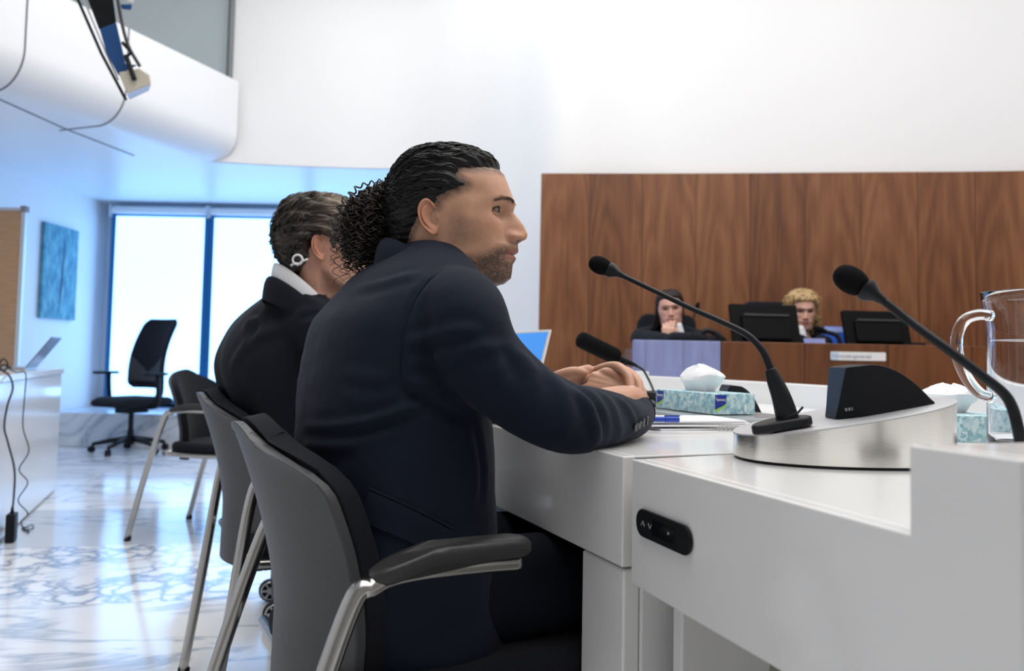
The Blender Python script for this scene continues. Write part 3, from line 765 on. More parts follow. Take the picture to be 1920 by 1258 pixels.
for k in range(5):
    a = .24 + (.10, -.10, .04, -.05, .02)[k]
    pgs = MB().box((0, 0, .0016), (.21, .145, .003))
    o = pgs.build('paper_stack', M['paper']); o.location = (pp.x-.014+(.010, .018, .0, .006, -.004)[k], pp.y+.035+(-.006, .004, -.012, -.002, -.010)[k], DZ+.0004+k*.0037); o.rotation_euler = (0, 0, a)
    tag(o, ['lowest sheaf of white paper on the desk beside the navy cuff', 'second sheaf of white paper from the bottom beside the navy cuff', 'middle sheaf of white paper beside the navy cuff',
            'second sheaf of white paper from the top beside the navy cuff', 'topmost sheaf of white paper under the blue pen'][k], 'paper', 'sheaves of paper by the cuff')
pe = onz(1247, 791, DZ+.02)
pen = thing('marker_pen', 'blue pen lying on the white papers beside the sleeve cuff', 'pen', (pe.x-.03, pe.y, DZ+.0246), .15)
MB().tube([(-.07, 0, 0), (.03, 0, 0)], .0052, 14).build('barrel', M['blue'], pen, deg=40)
MB().tube([(.0305, 0, 0), (.058, 0, 0)], .0058, 14).build('cap', M['blue'], pen, deg=40)
MB().box((.045, 0, .0066), (.03, .003, .002)).build('clip', M['blue'], pen)
rc = onz(1362, 809, DZ)
rg = MB()
for k in range(5): rg.tube([(.008*k+.004*math.cos(a), .006*math.sin(a), .007+.006*math.cos(a*1.0+1.57)) for a in np.linspace(0, 2*PI, 14)], .0009, 5)
o = rg.build('wire_binding', M['chrome'], smooth=True); o.location = (rc.x-.012, rc.y, DZ); tag(o, 'loose silver wire binding at the edge of the papers beside the steel console', 'wire')
# folders beside the tissue box
for k in range(3):
    pf = onz(1208, 768, DZ)
    o = MB().box((0, 0, .008), (.12, .20, .015)).build('folder', M['black_satin']); bevel(o, .002)
    o.location = (pf.x+.075-.004*k, pf.y+.03, DZ+.0005+.0158*k); o.rotation_euler = (0, 0, .35+.05*k)
    tag(o, ['bottom dark folder of the pile left of the tissue box', 'middle dark folder of the pile left of the tissue box', 'top dark folder of the pile left of the tissue box'][k], 'folder', 'dark folders left of the tissue box')
wt = onz(1070, 716, DZ)
o = MB().box((0, 0, .024), (.26, .16, .046)).build('wooden_tray', mat('light_oak', (.52, .36, .22), .5, var=.15, vscale=30)); bevel(o, .003)
o.location = (.17, 2.66, DZ+.0005); o.rotation_euler = (0, 0, .3); tag(o, 'pale wooden tray behind the clasped hands', 'tray')
# shotgun microphone on the far part of the desk
b3 = at(1168, 706, 2.25); 
sm = thing('shotgun_microphone', 'thick black foam microphone on a short stand behind the clasped hands', 'microphone', (b3.x, 2.25, DZ))
Ls = lambda p: Vector(p) - Vector((b3.x, 2.25, DZ))
MB().lathe([(.001, .001), (.05, .001), (.05, .006), (.012, .012), (.011, .05), (.009, .12), (.009, Ls(at(1168, 676, 2.25)).z)], (0, 0, 0), None, 24).build('stand', M['black'], sm, deg=40)
q0, q1 = Ls(at(1160, 671, 2.25)), Ls(at(1084, 634, 2.20)); ax = (q1-q0).normalized(); Lf = (q1-q0).length
y = ax.cross(Vector((0, 1, 0))).normalized(); R = basis(y.cross(ax), y, ax)
MB().lathe([(.001, 0), (.014, .001), (.021, .006), (.0235, .016), (.0235, Lf-.016), (.021, Lf-.006), (.014, Lf-.001), (.001, Lf)], q0, R, 28).build('foam_windscreen', M['foam'], sm, smooth=True)
mesh('mic_tail', *tubeg([q0+ax*.012, Ls(at(1180, 680, 2.26)), Ls(at(1194, 686, 2.27))], [.009, .008, .004], 12), M['black'], sm)
for lab, pts in (('mic_cable', [(1193, 686, 2.27), (1206, 694, 2.28), (1218, 715, 2.26), (1228, 738, 2.22), (1236, 752, 2.2)]), ):
    mesh(lab, *tubeg(cat([Ls(at(*p)) for p in pts], 8), .0035, 8), M['cable'], sm)
for k, pts in enumerate(([(1188, 706, 2.3), (1202, 722, 2.27), (1216, 742, 2.22), (1228, 757, 2.15)], [(1184, 705, 2.3), (1196, 726, 2.28), (1210, 748, 2.22), (1222, 762, 2.15)])):
    Pc = cat([at(*p) for p in pts], 8)
    Pc[:, 2] = np.maximum(Pc[:, 2], DZ+.006)
    o = mesh('cable', *tubeg(Pc, .0042, 8), M['grey_cable']); tag(o, ['upper grey cable hanging down towards the tissue box', 'lower grey cable hanging down towards the tissue box'][k], 'cable', 'grey cables behind the hands')
pr_ = at(1178, 703, 2.62)
o = MB().box((0, 0, .0), (.12, .09, .012)).build('paper_block', M['paper']); o.location = (pr_.x, 2.62, DZ+.006); tag(o, 'small white block of paper behind the shotgun microphone', 'paper')
o.location = (pr_.x, 2.62, DZ+.05); 
o.scale = (1, 1, 8); 
# open laptop of the man with grey hair
hp = Vector((.062, 2.262, DZ+.016)); tr = at(1034, 622, 2.27)
lp2 = thing('laptop', 'open laptop with a blue screen half hidden behind the navy suit sleeve', 'laptop', (hp.x, hp.y, DZ), math.atan2(uA.y, uA.x))
# local x = along uA (away), local y = towards the sitter
V, F = prismg(rrect(.31, .22, .01), .001, .014); o = mesh('laptop_base', [Vector(v)+Vector((.155, .11, 0)) for v in V], F, M['silver'], lp2, smooth=False); bevel(o, .002)
tl = math.radians(14); R = Rx(-tl) if False else Rx(tl*1.0)
def sc(v): return Rx(tl) @ Vector(v) + Vector((.155, 0, .014))
Vb, Fb = boxg((0, -.004, .105), (.31, .007, .21)); lid = mesh('laptop_lid', [sc(v) for v in Vb], Fb, M['white_pl'], lp2, smooth=False); bevel(lid, .002)
Vb, Fb = boxg((0, -.0003, .107), (.292, .001, .19)); mesh('laptop_screen', [sc(v) for v in Vb], Fb, M['screen_blue'], lp2, smooth=False)

# ------------------------------------------------------------------ water jug
M['jug'] = mat('clear_jug_glass', (.97, .975, .99), .01, trans=1.0, ior=1.40)
M['water'] = mat('clear_water', (.97, .98, 1), .0, trans=1.0, ior=1.004)
JX, JY = .826, 1.25
jug = thing('water_jug', 'clear glass water jug with a looped handle at the right edge of the desk', 'jug', (JX, JY, DZ))
ro = [(.001, 0), (.066, 0), (.070, .006), (.0705, .03), (.070, .12), (.070, .19), (.0715, .215), (.0755, .238), (.079, .252), (.0785, .2535), (.0765, .2525), (.073, .238), (.069, .215), (.0665, .19), (.0665, .03), (.064, .012), (.001, .010)]
V, F = latheg(ro, 64); V = np.array(V)
a_ = np.arctan2(V[:, 1], V[:, 0]); sp_ = np.exp(-((np.angle(np.exp(1j*(a_+.3))))/.35)**2)*np.clip((V[:, 2]-.2)/.05, 0, 1)
V[:, 0] += .022*sp_*np.cos(a_); V[:, 1] += .022*sp_*np.sin(a_)
mesh('jug_body', V, F, M['jug'], jug)
hpts = [(1858, 592, 0), (1835, 590, 0), (1808, 601, 0), (1794, 632, 0), (1797, 672, 0), (1815, 712, 0), (1838, 738, 0), (1860, 746, 0)]
Pj = cat([at(x, y, JY-.01) - Vector((JX, JY, DZ)) for x, y, _ in hpts], 8)
mesh('jug_handle', *tubeg(Pj, .0085, 16, True, 1.25), M['jug'], jug)
V, F = latheg([(.001, .0105), (.0655, .0125), (.0662, .03), (.0662, .176), (.001, .176)], 64)
mesh('water', V, F, M['water'], jug, label='still water filling two thirds of the jug')

mb = MB(); mb.tube([(.0657*math.cos(a), .0657*math.sin(a), .1765) for a in np.linspace(0, 2*PI, 49)], .0011, 6, False); mb.build('water_edge', mat('water_meniscus', (.95, .97, 1), .02, trans=1.0, ior=1.33), jug, smooth=True)

# ------------------------------------------------------------------ visitor chairs
def back_surface(nu, nv, off, grow=1.0):
    """upholstered back: v across, h up; off = distance towards the sitter"""
    V = []
    for i in range(nu):
        h = i/(nu-1); z = .385 + .43*h
        rec = -.085*max(0, (h-.30)/.70)**1.5 - .012*(1-h)
        hw = (.175 + .030*math.sin(min(1, h*1.3)*PI/2))*grow
        k = 1 - max(0, (h-.80)/.20)**3*.52
        hw *= k
        for j in range(nv):
            v = -1 + 2*j/(nv-1)
            zz = z - .03*max(0, h-.6)/.4*v*v
            V.append((-.142 + rec + .066*(v*k)**2 + off, hw*v, zz))
    return np.array(V)
def visitor_chair(label, loc, ang, footx=-.30):
    o = thing('visitor_chair', label, 'chair', (loc[0], loc[1], 0), ang, 'grey and black visitor chairs')
    nu, nv = 26, 25
    A = back_surface(nu, nv, -.012); Bk = back_surface(nu, nv, .004, .985)
    def closed(A, B):
        n = nu*nv; F = gridfaces(nu, nv) + [tuple(n+i for i in f[::-1]) for f in gridfaces(nu, nv)]
        bd = [j for j in range(nv)] + [i*nv+nv-1 for i in range(1, nu)] + [(nu-1)*nv+j for j in range(nv-2, -1, -1)] + [i*nv for i in range(nu-2, 0, -1)]
        F += [(bd[k], bd[(k+1) % len(bd)], n+bd[(k+1) % len(bd)], n+bd[k]) for k in range(len(bd))]
        return np.vstack([A, B]), F
    V, F = closed(A, Bk); s = mesh('back_shell', V, F, M['shell'], o, label='grey plastic back shell'); fixnormals(s); autosmooth(s, 50); bevel(s, .003, 2, 50)
    C = back_surface(nu, nv, .006, .995); D = back_surface(nu, nv, .036, .96)
    # cushion bulges and rolls over the top of the shell
    hh = np.repeat(np.linspace(0, 1, nu), nv)
    C[:, 2] += .006*(hh > .9); D[:, 2] += .012*np.clip((hh-.85)/.15, 0, 1)
    V, F = closed(C, D); c = mesh('back_cushion', V, F, M['fabric'], o); fixnormals(c); autosmooth(c, 60); bevel(c, .012, 3, 40)
    sd = MB().prism(rrect(.46, .45, .06, 6), .425, .475, c=(.09, 0, 0)).build('seat', M['fabric'], o, deg=40); bevel(sd, .018, 3)
    up = MB().prism(rrect(.44, .43, .06, 6), .408, .4245, c=(.09, 0, 0)).build('seat_pan', M['shell'], o, deg=40)
    for sy in (-1, 1):
        y = .268*sy
        P = cat([(footx, y, .012), (footx*.62-.04, y, .30), (-.135, y, .585), (-.10, y, .622), (-.05, y, .634), (.06, y, .634), (.11, y, .632)], 8)
        lg = mesh('rear_leg', *tubeg(P, .0135, 12, True, 1.25), M['chrome'], o)
        mesh('foot_cap', *tubeg([(footx, y, .0005), (footx+.003, y, .02)], .0165, 12), M['black'], lg)
        pd = [(-.105, .0), (-.09, .022), (-.03, .026), (.07, .025), (.118, .022), (.128, .0), (.118, -.022), (.07, -.025), (-.03, -.026), (-.09, -.022)]
        pdp = cat(pd, 4, closed=True)
        V = []; n = len(pdp)
        for (dz, scx) in ((.643, .93), (.649, 1.0), (.659, 1.0), (.666, .93), (.668, .8)):
            for p in pdp:
                sag = -.022*max(0, (-.03-p[0])/.08)
                V.append((.045+(p[0]-.045)*scx, y + p[1]*scx, dz+sag))
        F = [(k*n+i, k*n+(i+1) % n, (k+1)*n+(i+1) % n, (k+1)*n+i) for k in range(4) for i in range(n)] + [tuple(range(n))[::-1], tuple(4*n+i for i in range(n))]
        mesh('armrest', V, F, M['pad'], o)
        P = cat([(.27, .225*sy, .416), (.285, .235*sy, .38), (.33, .25*sy, .012)], 6)
        fl = mesh('front_leg', *tubeg(P, .0125, 12), M['chrome'], o)
        mesh('foot_cap', *tubeg([(.331, .25*sy, .0005), (.329, .25*sy, .02)], .0155, 12), M['black'], fl)
        mb = MB(); mb.tube(cat([(-.13, y-.012*sy, .425), (0, .232*sy, .414), (.27, .225*sy, .414)], 6), .011, 10); mb.build('seat_rail', M['chrome'], o, smooth=True)
    mb = MB(); mb.tube([(-.13, -.262, .425), (-.13, .262, .425)], .0115, 10); mb.build('cross_bar', M['chrome'], o, smooth=True)
    return o
CH1 = Vector((-.21, 1.33)); A1 = math.radians(28)
visitor_chair('grey-backed visitor chair under the person in the navy suit, nearest the camera', CH1, A1)
CH2 = Vector((-.60, 2.18))
visitor_chair('grey-backed visitor chair under the robed person behind the navy suit', CH2, math.radians(27), -.22)
visitor_chair('empty black visitor chair with chrome legs left of the robed person', (-1.50, 4.12), math.radians(-9))

# ------------------------------------------------------------------ office chair by the window
def office_chair(loc, ang):
    o = thing('office_chair', 'black swivel office chair with armrests in front of the bright window', 'chair', (loc[0], loc[1], 0), ang)
    blue = M['flare_frame']
    hub = MB().lathe([(.001, .07), (.035, .07), (.04, .13), (.028, .14), (.028, .20), (.022, .2), (.022, .40), (.001, .40)], (0, 0, 0), None, 20).build('gas_lift', M['black'], o, deg=40)
    for k in range(5):
        a = 2*PI*k/5 + .3
        c, s = math.cos(a), math.sin(a)
        arm = mesh('base_arm', *tubeg([(.02*c, .02*s, .125), (.17*c, .17*s, .105), (.31*c, .31*s, .075)], [.026, .022, .016], 10, True, .7), M['black_satin'], o)
        mb = MB()
        R = Rz(a+.7) @ Rx(PI/2)
        mb.lathe([(.001, -.024), (.024, -.024), (.029, -.018), (.029, -.004), (.012, -.003), (.012, .003), (.029, .004), (.029, .018), (.024, .024), (.001, .024)], (.32*c, .32*s, .0295), R, 18)
        mb.tube([(.31*c, .31*s, .045), (.31*c, .31*s, .08)], .012, 8); mb.build('caster', M['black'], arm, deg=40)
    V = [];
    sp = [(-.25, .18), (-.24, .24), (-.1, .255), (.1, .255), (.235, .23), (.26, .15)]
    pts = cat(sp + [(x, -y) for x, y in sp[::-1]], 5, closed=True)
    mb = MB()
    n = len(pts); V = []
    for (dz, k) in ((.425, .8), (.432, .93), (.455, 1.0), (.48, .98), (.497, .88), (.50, .6)):
        for p in pts: V.append((p[0]*k, p[1]*k, dz - .02*max(0, (p[0]*k-.15)/.1)**2))
    F = [(k*n+i, k*n+(i+1) % n, (k+1)*n+(i+1) % n, (k+1)*n+i) for k in range(5) for i in range(n)] + [tuple(range(n))[::-1], tuple(5*n+i for i in range(n))]
    mesh('seat', V, F, M['fabric'], o)
    mb = MB(); mb.box((0, 0, .385), (.22, .16, .06)); mb.box((-.02, 0, .415), (.34, .34, .012)); mb.tube([(.05, .16, .39), (.05, .27, .385)], .008, 8); mb.tube([(-.05, -.16, .39), (-.05, -.27, .385)], .008, 8); m_ = mb.build('mechanism', M['black'], o); bevel(m_, .01)
    def bk(h, v, off):
        x = -.215 - .11*h + .05*math.sin(h*PI) - .06*h*h + .05*v*v + off
        z = .575 + .645*h
        w = .24 - .040*h - .02*(1-h)
        return (x, w*v*(1 - .25*max(0, (h-.9)/.1)**2 - .35*max(0, (.08-h)/.08)**2), z)
    nu, nv = 24, 15
    V = np.array([bk(i/(nu-1), -1+2*j/(nv-1), .0) for i in range(nu) for j in range(nv)]); V2 = np.array([bk(i/(nu-1), -1+2*j/(nv-1), .045) for i in range(nu) for j in range(nv)])
    n = nu*nv; F = gridfaces(nu, nv) + [tuple(n+i for i in f[::-1]) for f in gridfaces(nu, nv)]
    bd = [j for j in range(nv)] + [i*nv+nv-1 for i in range(1, nu)] + [(nu-1)*nv+j for j in range(nv-2, -1, -1)] + [i*nv for i in range(nu-2, 0, -1)]
    F += [(bd[k], bd[(k+1) % len(bd)], n+bd[(k+1) % len(bd)], n+bd[k]) for k in range(len(bd))]
    s = mesh('backrest', np.vstack([V, V2]), F, M['fabric'], o); fixnormals(s); autosmooth(s, 50); bevel(s, .015, 3, 40)
    # grey lower panel with a V-shaped upper edge on the front of the back
    V = []; nv2 = 15
    for i in range(8):
        for j in range(nv2):
            v = -1 + 2*j/(nv2-1); hv = (.08 + (.22 + .24*abs(v)-.08)*i/7)
            V.append(bk(hv, v*.93, .049))
    mesh('lumbar_panel', V, gridfaces(8, nv2), M['pad'], o).modifiers.new('s', 'SOLIDIFY').thickness = .004
    P = cat([(-.08, 0, .39), (-.22, 0, .41), (-.30, 0, .50), (-.31, 0, .62), (-.29, 0, .76)], 7)
    mesh('back_support', *tubeg(P, .02, 10, True, 2.2), M['black'], o)
    for sy in (-1, 1):
        P = cat([(-.02, .2*sy, .405), (-.02, .29*sy, .43), (-.01, .31*sy, .55), (.0, .31*sy, .70)], 7)
        mesh('arm_post', *tubeg(P, .016, 10, True, 1.5), M['black'], o)
        a = MB().prism(rrect(.25, .085, .035, 5), .70, .725, c=(.03, .31*sy, 0)).build('armrest', M['black_satin'], o, deg=40); bevel(a, .008)
    return o
pc = onz(243, 848, 0)
office_chair((pc.x, pc.y), math.radians(-114))

# ------------------------------------------------------------------ white table at the left with its laptop, cables and adapter
T0 = onz(105, 919, 0); T0 = Vector((T0.x, T0.y)); eT = (Vector(onz(40, 980, 0)[:2]) - T0).normalized(); nT = Vector((eT.y, -eT.x)) * 1.0
if nT.x > 0: nT = -nT                              # into the table
TZ = at(112, 690, T0.y).z
tbl = thing('white_table', 'white gloss box-sided table at the left edge with black cables hanging over it', 'table', (0, 0, 0))
def T2(a, b): return T0 + eT*a + nT*b
slab('tabletop', [T2(-.02, -.01), T2(2.4, -.01), T2(2.4, .85), T2(-.02, .85)], TZ-.035, TZ, M['desk'], tbl, .004)
slab('side_panel', [T2(0, 0), T2(2.38, 0), T2(2.38, .03), T2(0, .03)], .012, TZ-.0355, M['desk'], tbl, .002)
slab('end_panel', [T2(0, .031), T2(0.03, .031), T2(0.03, .84), T2(0, .84)], .012, TZ-.0355, M['desk'], tbl, .002)
slab('kick_strip', [T2(.02, .012), T2(2.36, .012), T2(2.36, .8), T2(.02, .8)], 0, .0118, M['seam'], tbl, 0)
# grey laptop at the picture's edge
l3 = T2(.52, .20)
lp3 = thing('laptop', 'grey open laptop on the white table at the left edge, seen from behind', 'laptop', (l3.x, l3.y, TZ), math.atan2(eT.y, eT.x))
V, F = prismg(rrect(.33, .23, .01), .001, .016); o = mesh('laptop_base', V, F, M['silver'], lp3, smooth=False); bevel(o, .002)
Rl = Rx(math.radians(-35))
Vb, Fb = boxg((0, 0, .11), (.33, .008, .22)); o = mesh('laptop_lid', [Rl @ Vector(v) + Vector((0, .115, .014)) for v in Vb], Fb, mat('blue_grey_lid', (.20, .25, .34), .35, metal=.4), lp3, smooth=False); bevel(o, .002)
# power adapter hanging in front of the table and its cables
ap = onz(20, 1016, 0); ap = Vector((ap.x, ap.y))
ad = thing('power_adapter', 'black power adapter standing on the marble floor at the left edge', 'adapter', (ap.x, ap.y, 0), math.atan2(eT.y, eT.x))
b = MB().box((0, 0, .068), (.075, .04, .134)).build('adapter_body', M['black'], ad); bevel(b, .006)
MB().box((0, -.0205, .05), (.05, .001, .05)).build('adapter_label', M['black_satin'], ad); 
MB().lathe([(.001, .134), (.009, .134), (.006, .165), (.001, .165)], (0, 0, 0), None, 12).build('strain_relief', M['black'], ad)
def cable(label, pts, r=.0045, m='cable'):
    o = mesh('cable', *tubeg(cat(pts, 8), r, 8), M[m]); tag(o, label, 'cable', 'cables hanging at the white table'); return o
Yc = ap.y - .10
cable('thick black cable hanging from the white table to the power adapter', [Vector((ap.x, ap.y, .15)), at(26, 930, Yc), at(27, 880, Yc), at(15, 830, Yc), at(8, 800, Yc), at(14, 760, Yc), at(24, 728, Yc), at(18, 705, Yc+.02), at(6, 696, Yc+.06), at(-8, 690, Yc+.1)])
cable('thin wavy black cable right of the thick one at the white table', [at(12, 688, Yc+.1), at(30, 698, Yc+.06), at(48, 700, Yc+.03), at(46, 745, Yc+.03), at(43, 800, Yc+.03), at(54, 845, Yc+.03), at(36, 880, Yc+.03), at(52, 905, Yc+.03), at(34, 938, Yc+.03), at(52, 962, Yc+.03), at(40, 978, Yc+.03), at(46, 996, Yc+.02)], .0028)
cable('small coil of thin cable on the marble floor beside the adapter', [onz(44, 990, .006), onz(60, 984, .008), onz(62, 990, .006), onz(48, 994, .01), onz(42, 986, .006), onz(54, 998, .008), onz(50, 988, .012), onz(40, 992, .006)], .0028)
cable('dark cable loop lying on top of the white table', [at(-8, 700, Yc+.1), at(4, 674, Yc+.12), at(14, 680, Yc+.12), at(10, 694, Yc+.12), at(0, 690, Yc+.12), at(8, 684, Yc+.12), at(22, 690, Yc+.1)], .004)

# ------------------------------------------------------------------ wooden pinboard and painting
pbY = 5.9
c1 = at(48, 390, pbY); c0 = at(44, 690, pbY)
pin = thing('pinboard', 'beech-coloured pinboard with aluminium edge at the left edge of the picture', 'board', (c1.x-.6, pbY, 0))
hb = c1.z - .62
M['beech'] = mat('beech_board', (.46, .28, .16), .6, var=.10, vscale=6, stretch=(1, 1, 14))
MB().box((0, 0, .62+hb/2), (1.17, .02, hb-.04)).build('board_panel', M['beech'], pin)
mb = MB(); mb.box((.595, 0, .62+hb/2), (.03, .035, hb)); mb.box((-.595, 0, .62+hb/2), (.03, .035, hb)); mb.box((0, 0, .62+hb-.012), (1.19, .035, .025)); mb.box((0, 0, .632), (1.19, .035, .025)); mb.build('board_frame', M['alu'], pin, bev=.003)
MB().box((.595, 0, .62+hb-.01), (.04, .045, .045)).build('corner_cap', mat('grey_cap', (.22, .23, .25), .5), pin)
for sx in (-.5, .5):
    MB().box((sx, 0, .32), (.03, .03, .62)).build('leg', M['alu'], pin); MB().box((sx, 0, .02), (.05, .5, .038)).build('foot', M['alu'], pin)
def paint_mat():
    m, t, b = nt('blue_abstract_paint'); L = t.links
    tc = node(t, 'ShaderNodeTexCoord'); mp = node(t, 'ShaderNodeMapping'); L.new(tc.outputs['Object'], mp.inputs[0]); mp.inputs['Scale'].default_value = (1, 7, 3)
    n = node(t, 'ShaderNodeTexNoise'); n.inputs['Scale'].default_value = 2.2; n.inputs['Detail'].default_value = 8; n.inputs['Roughness'].default_value = .7; L.new(mp.outputs[0], n.inputs['Vector'])
    col = ramp(t, n.outputs['Fac'], [(.3, (.03, .13, .22)), (.45, (.08, .27, .36)), (.6, (.17, .42, .48)), (.75, (.36, .55, .58))])
    L.new(col, b.inputs['Base Color']); b.inputs['Roughness'].default_value = .7
    return m
y0, y1 = 7.42, 8.0
zb = at(128, 600, 7.95).z; zt = at(131, 432, 7.95).z
pt_ = thing('painting', 'blue abstract painting with one dark vertical streak, on the left wall', 'painting', (XL+.02, (y0+y1)/2, (zb+zt)/2))
MB().box((0, 0, 0), (.035, y1-y0, zt-zb)).build('canvas', paint_mat(), pt_)
rr_ = []
for i in range(19):
    t = i/18; w = .034*math.sin(PI*t)**.8*(1+.3*math.sin(9*t)); rr_.append((.02, w*.5+.055-.05*(1-t), -.36+.72*t)); 
lf = [(.0185, .055-.05*(1-t)-.017*math.sin(PI*t)**.8*(1+.3*math.sin(7*t)) , -.36+.72*t) for t in np.linspace(0, 1, 19)]
V = rr_ + lf[::-1]; V = [(.0182, v[1], v[2]) for v in V]
mesh('painted_streak', V, [tuple(range(len(V)))], mat('dark_streak_paint', (.04, .06, .09), .7), pt_, smooth=False).modifiers.new('s', 'SOLIDIFY').thickness = .002

# ------------------------------------------------------------------ judges' bench
BY = 4.0
bz = at(1350, 640, BY).z; xl, xm = at(1188, 637, BY).x, at(1352, 640, BY).x
bench = thing('judges_bench', 'long brown wooden judges’ bench with a blue reflection painted on its left end in front of the wood wall', 'bench', (xm, BY, 0))
def bb(name, x0, x1, m, label=None):
    o = MB().box(((x0+x1)/2-xm, .02, bz/2), (x1-x0, .04, bz)).build(name, m, bench, label=label); bevel(o, .003); return o
bb('reflection_front', xl, xm-.002, M['lilac'], 'wooden front panel with a painted lilac-blue reflection'); bb('wooden_front', xm, 3.1, M['wood_bench'])
MB().box(((xl+3.1)/2-xm, .21, bz-.06), (3.1-xl-.02, .34, .04)).build('worktop', M['wood_bench'], bench)
MB().box((xl-xm+.02, .21, bz/2-.04), (.04, .34, bz-.08)).build('end_panel', M['wood_bench'], bench)
dais = MB().box((1.9, 4.66, .10), (2.7, .58, .2)).build('trim_3', M['marble_step']); struct(dais)
BT = bz - .04                                   # worktop level behind the front
# name plate
n0, n1 = at(1557, 659, BY), at(1660, 677, BY)
npl = thing('name_plate', 'white name plate on the front of the brown bench', 'sign', ((n0.x+n1.x)/2, BY, (n0.z+n1.z)/2))
w_, h_ = n1.x-n0.x, n0.z-n1.z
V, F = prismg(rrect(w_, h_, .006), 0, .006); o = mesh('plate', [Vector((v[0], -v[2], v[1])) for v in V], F, M['white_pl'], npl, smooth=False); fixnormals(o)
MB().box((-w_/2+.02, -.0065, 0), (.036, .001, h_*.92)).build('blue_square', mat('pale_blue_print', (.52, .63, .78), .5), npl)
text_mesh('lettering', 'Advocaat-generaal', .027, mat('grey_lettering', (.30, .34, .42), .6), npl, Matrix(((1, 0, 0, -.035), (0, 0, -1, -.0068), (0, 1, 0, 0), (0, 0, 0, 1))))
# monitors
def monitor(label, px0, px1, pyt, Y, hgt, shear):
    c = at((px0+px1)/2, 640, Y)
    w = (at(px1, 600, Y).x - at(px0, 600, Y).x)
    o = thing('monitor', label, 'monitor', (c.x, Y, BT), math.radians(shear), 'monitors on the bench')
    R = Rx(math.radians(-16))
    def b(name, cc, d, m, bev=.004):
        V, F = boxg(cc, d); x = mesh(name, [R @ Vector(v) + Vector((0, 0, .03)) for v in V], F, m, o, smooth=False); bevel(x, bev); return x
    b('monitor_shell', (0, 0, hgt/2), (w, .028, hgt), M['monitor_black'])
    bk_ = b('rear_housing', (0, -.024, hgt*.40), (w*.72, .022, hgt*.62), M['monitor_black'], .008)
    b('vent_ridge', (0, -.038, hgt*.69), (w*.66, .008, .012), M['pad'], .002)
    MB().box((0, .0, .0065), (.24, .17, .012)).build('monitor_foot', M['black'], o, bev=.004)
    MB().box((0, .0, .05), (.07, .03, .09)).build('monitor_stem', M['black'], o)
    b('display', (0, .0146, hgt/2), (w*.95, .001, hgt*.92), M['black_gloss'], 0)
    return o
monitor('left black monitor on the bench, partly hiding a robed person’s face', 1372, 1504, 581, 4.22, .225, 6)
monitor('right black monitor on the bench above the white name plate', 1584, 1712, 590, 4.22, .20, 6)
sb = at(1706, 640, 4.28)
o = MB().box((0, 0, .03), (.10, .07, .06)).build('desk_box', M['black']); o.location = (sb.x+.03, 4.30, BT+.0005); bevel(o, .006); tag(o, 'small black box beside the right monitor on the bench', 'box')
# blue folders and lilac papers on the bench
f0 = at(1572, 640, 4.32)
bf = thing('binder', 'bright blue binder standing on the bench left of the right monitor', 'binder', (f0.x, 4.34, BT), .1)
V, F = boxg((0, 0, .065), (.13, .035, .13)); R = Rx(-.25); o = mesh('binder_cover', [R @ Vector(v) for v in V], F, mat('bright_blue_card', (.03, .12, .62), .4), bf, smooth=False)
o.location = (0, 0, .012)
V, F = boxg((0, -.0185, .112), (.128, .002, .03)); o = mesh('spine_label', [R @ Vector(v) for v in V], F, mat('pale_blue_card', (.30, .38, .75), .5), bf, smooth=False); o.location = (0, 0, .012)
f1 = at(1540, 640, 4.22)
o = mesh('document', [Rx(-.35) @ Vector(v) + Vector((0, 0, .004)) for v in boxg((0, 0, .035), (.12, .006, .07))[0]], boxg((0, 0, 0), (1, 1, 1))[1], mat('lilac_card', (.28, .31, .62), .5), smooth=False)
o.location = (f1.x-.03, 4.21, BT); o.rotation_euler = (0, 0, .15); tag(o, 'lilac folder leaning beside the blue binder on the bench', 'folder')
def bench_mic(label, p_base, p_head, Y, r=.012, rn=.005):
    a = at(*p_base, Y); h = at(*p_head, Y+.02); a.z = BT
    o = thing('bench_microphone', label, 'microphone', (a.x, Y, BT), 0, 'microphones on the bench')
    MB().lathe([(.001, .0005), (.035, .0005), (.035, .012), (.001, .014)], (0, 0, 0), None, 20).build('base', M['black'], o, deg=40)
    d = h-a; mid = a + d*.5 + Vector((-.02*(1 if d.x > 0 else -1), 0, .03))
    mesh('gooseneck', *tubeg(cat([(0, 0, .012), mid-a, d], 8), rn, 8), M['black'], o)
    ax = (d - (mid-a)).normalized(); y = ax.cross(Vector((0, 1, 0))).normalized(); R = basis(y.cross(ax), y, ax)
    MB().lathe([(.001, -.005), (r*.8, 0), (r, .02), (r*.9, .045), (r*.5, .058), (.001, .06)], d, R, 16).build('foam_windscreen', M['foam'], o, smooth=True)
bench_mic('thin upright microphone on the bench right of the person with a hand at the chin', (1304, 640), (1304, 586), 4.2, .012, .003)
bench_mic('black microphone leaning in front of the blue binder on the bench', (1578, 640), (1548, 622), 4.12, .016, .012)
ph = at(1356, 640, 4.2)
tel = thing('desk_telephone', 'black desk telephone on the bench left of the left monitor', 'telephone', (ph.x-.05, 4.16, BT))
V, F = boxg((0, 0, .045), (.10, .16, .03)); mesh('telephone_body', [Ry(.5) @ Vector(v) for v in V], F, M['black'], tel, smooth=False)
mesh('handset', *tubeg(cat([(-.07, 0, .085), (-.05, 0, .10), (0, 0, .085), (.045, 0, .05)], 5), .014, 10), M['black_satin'], tel)
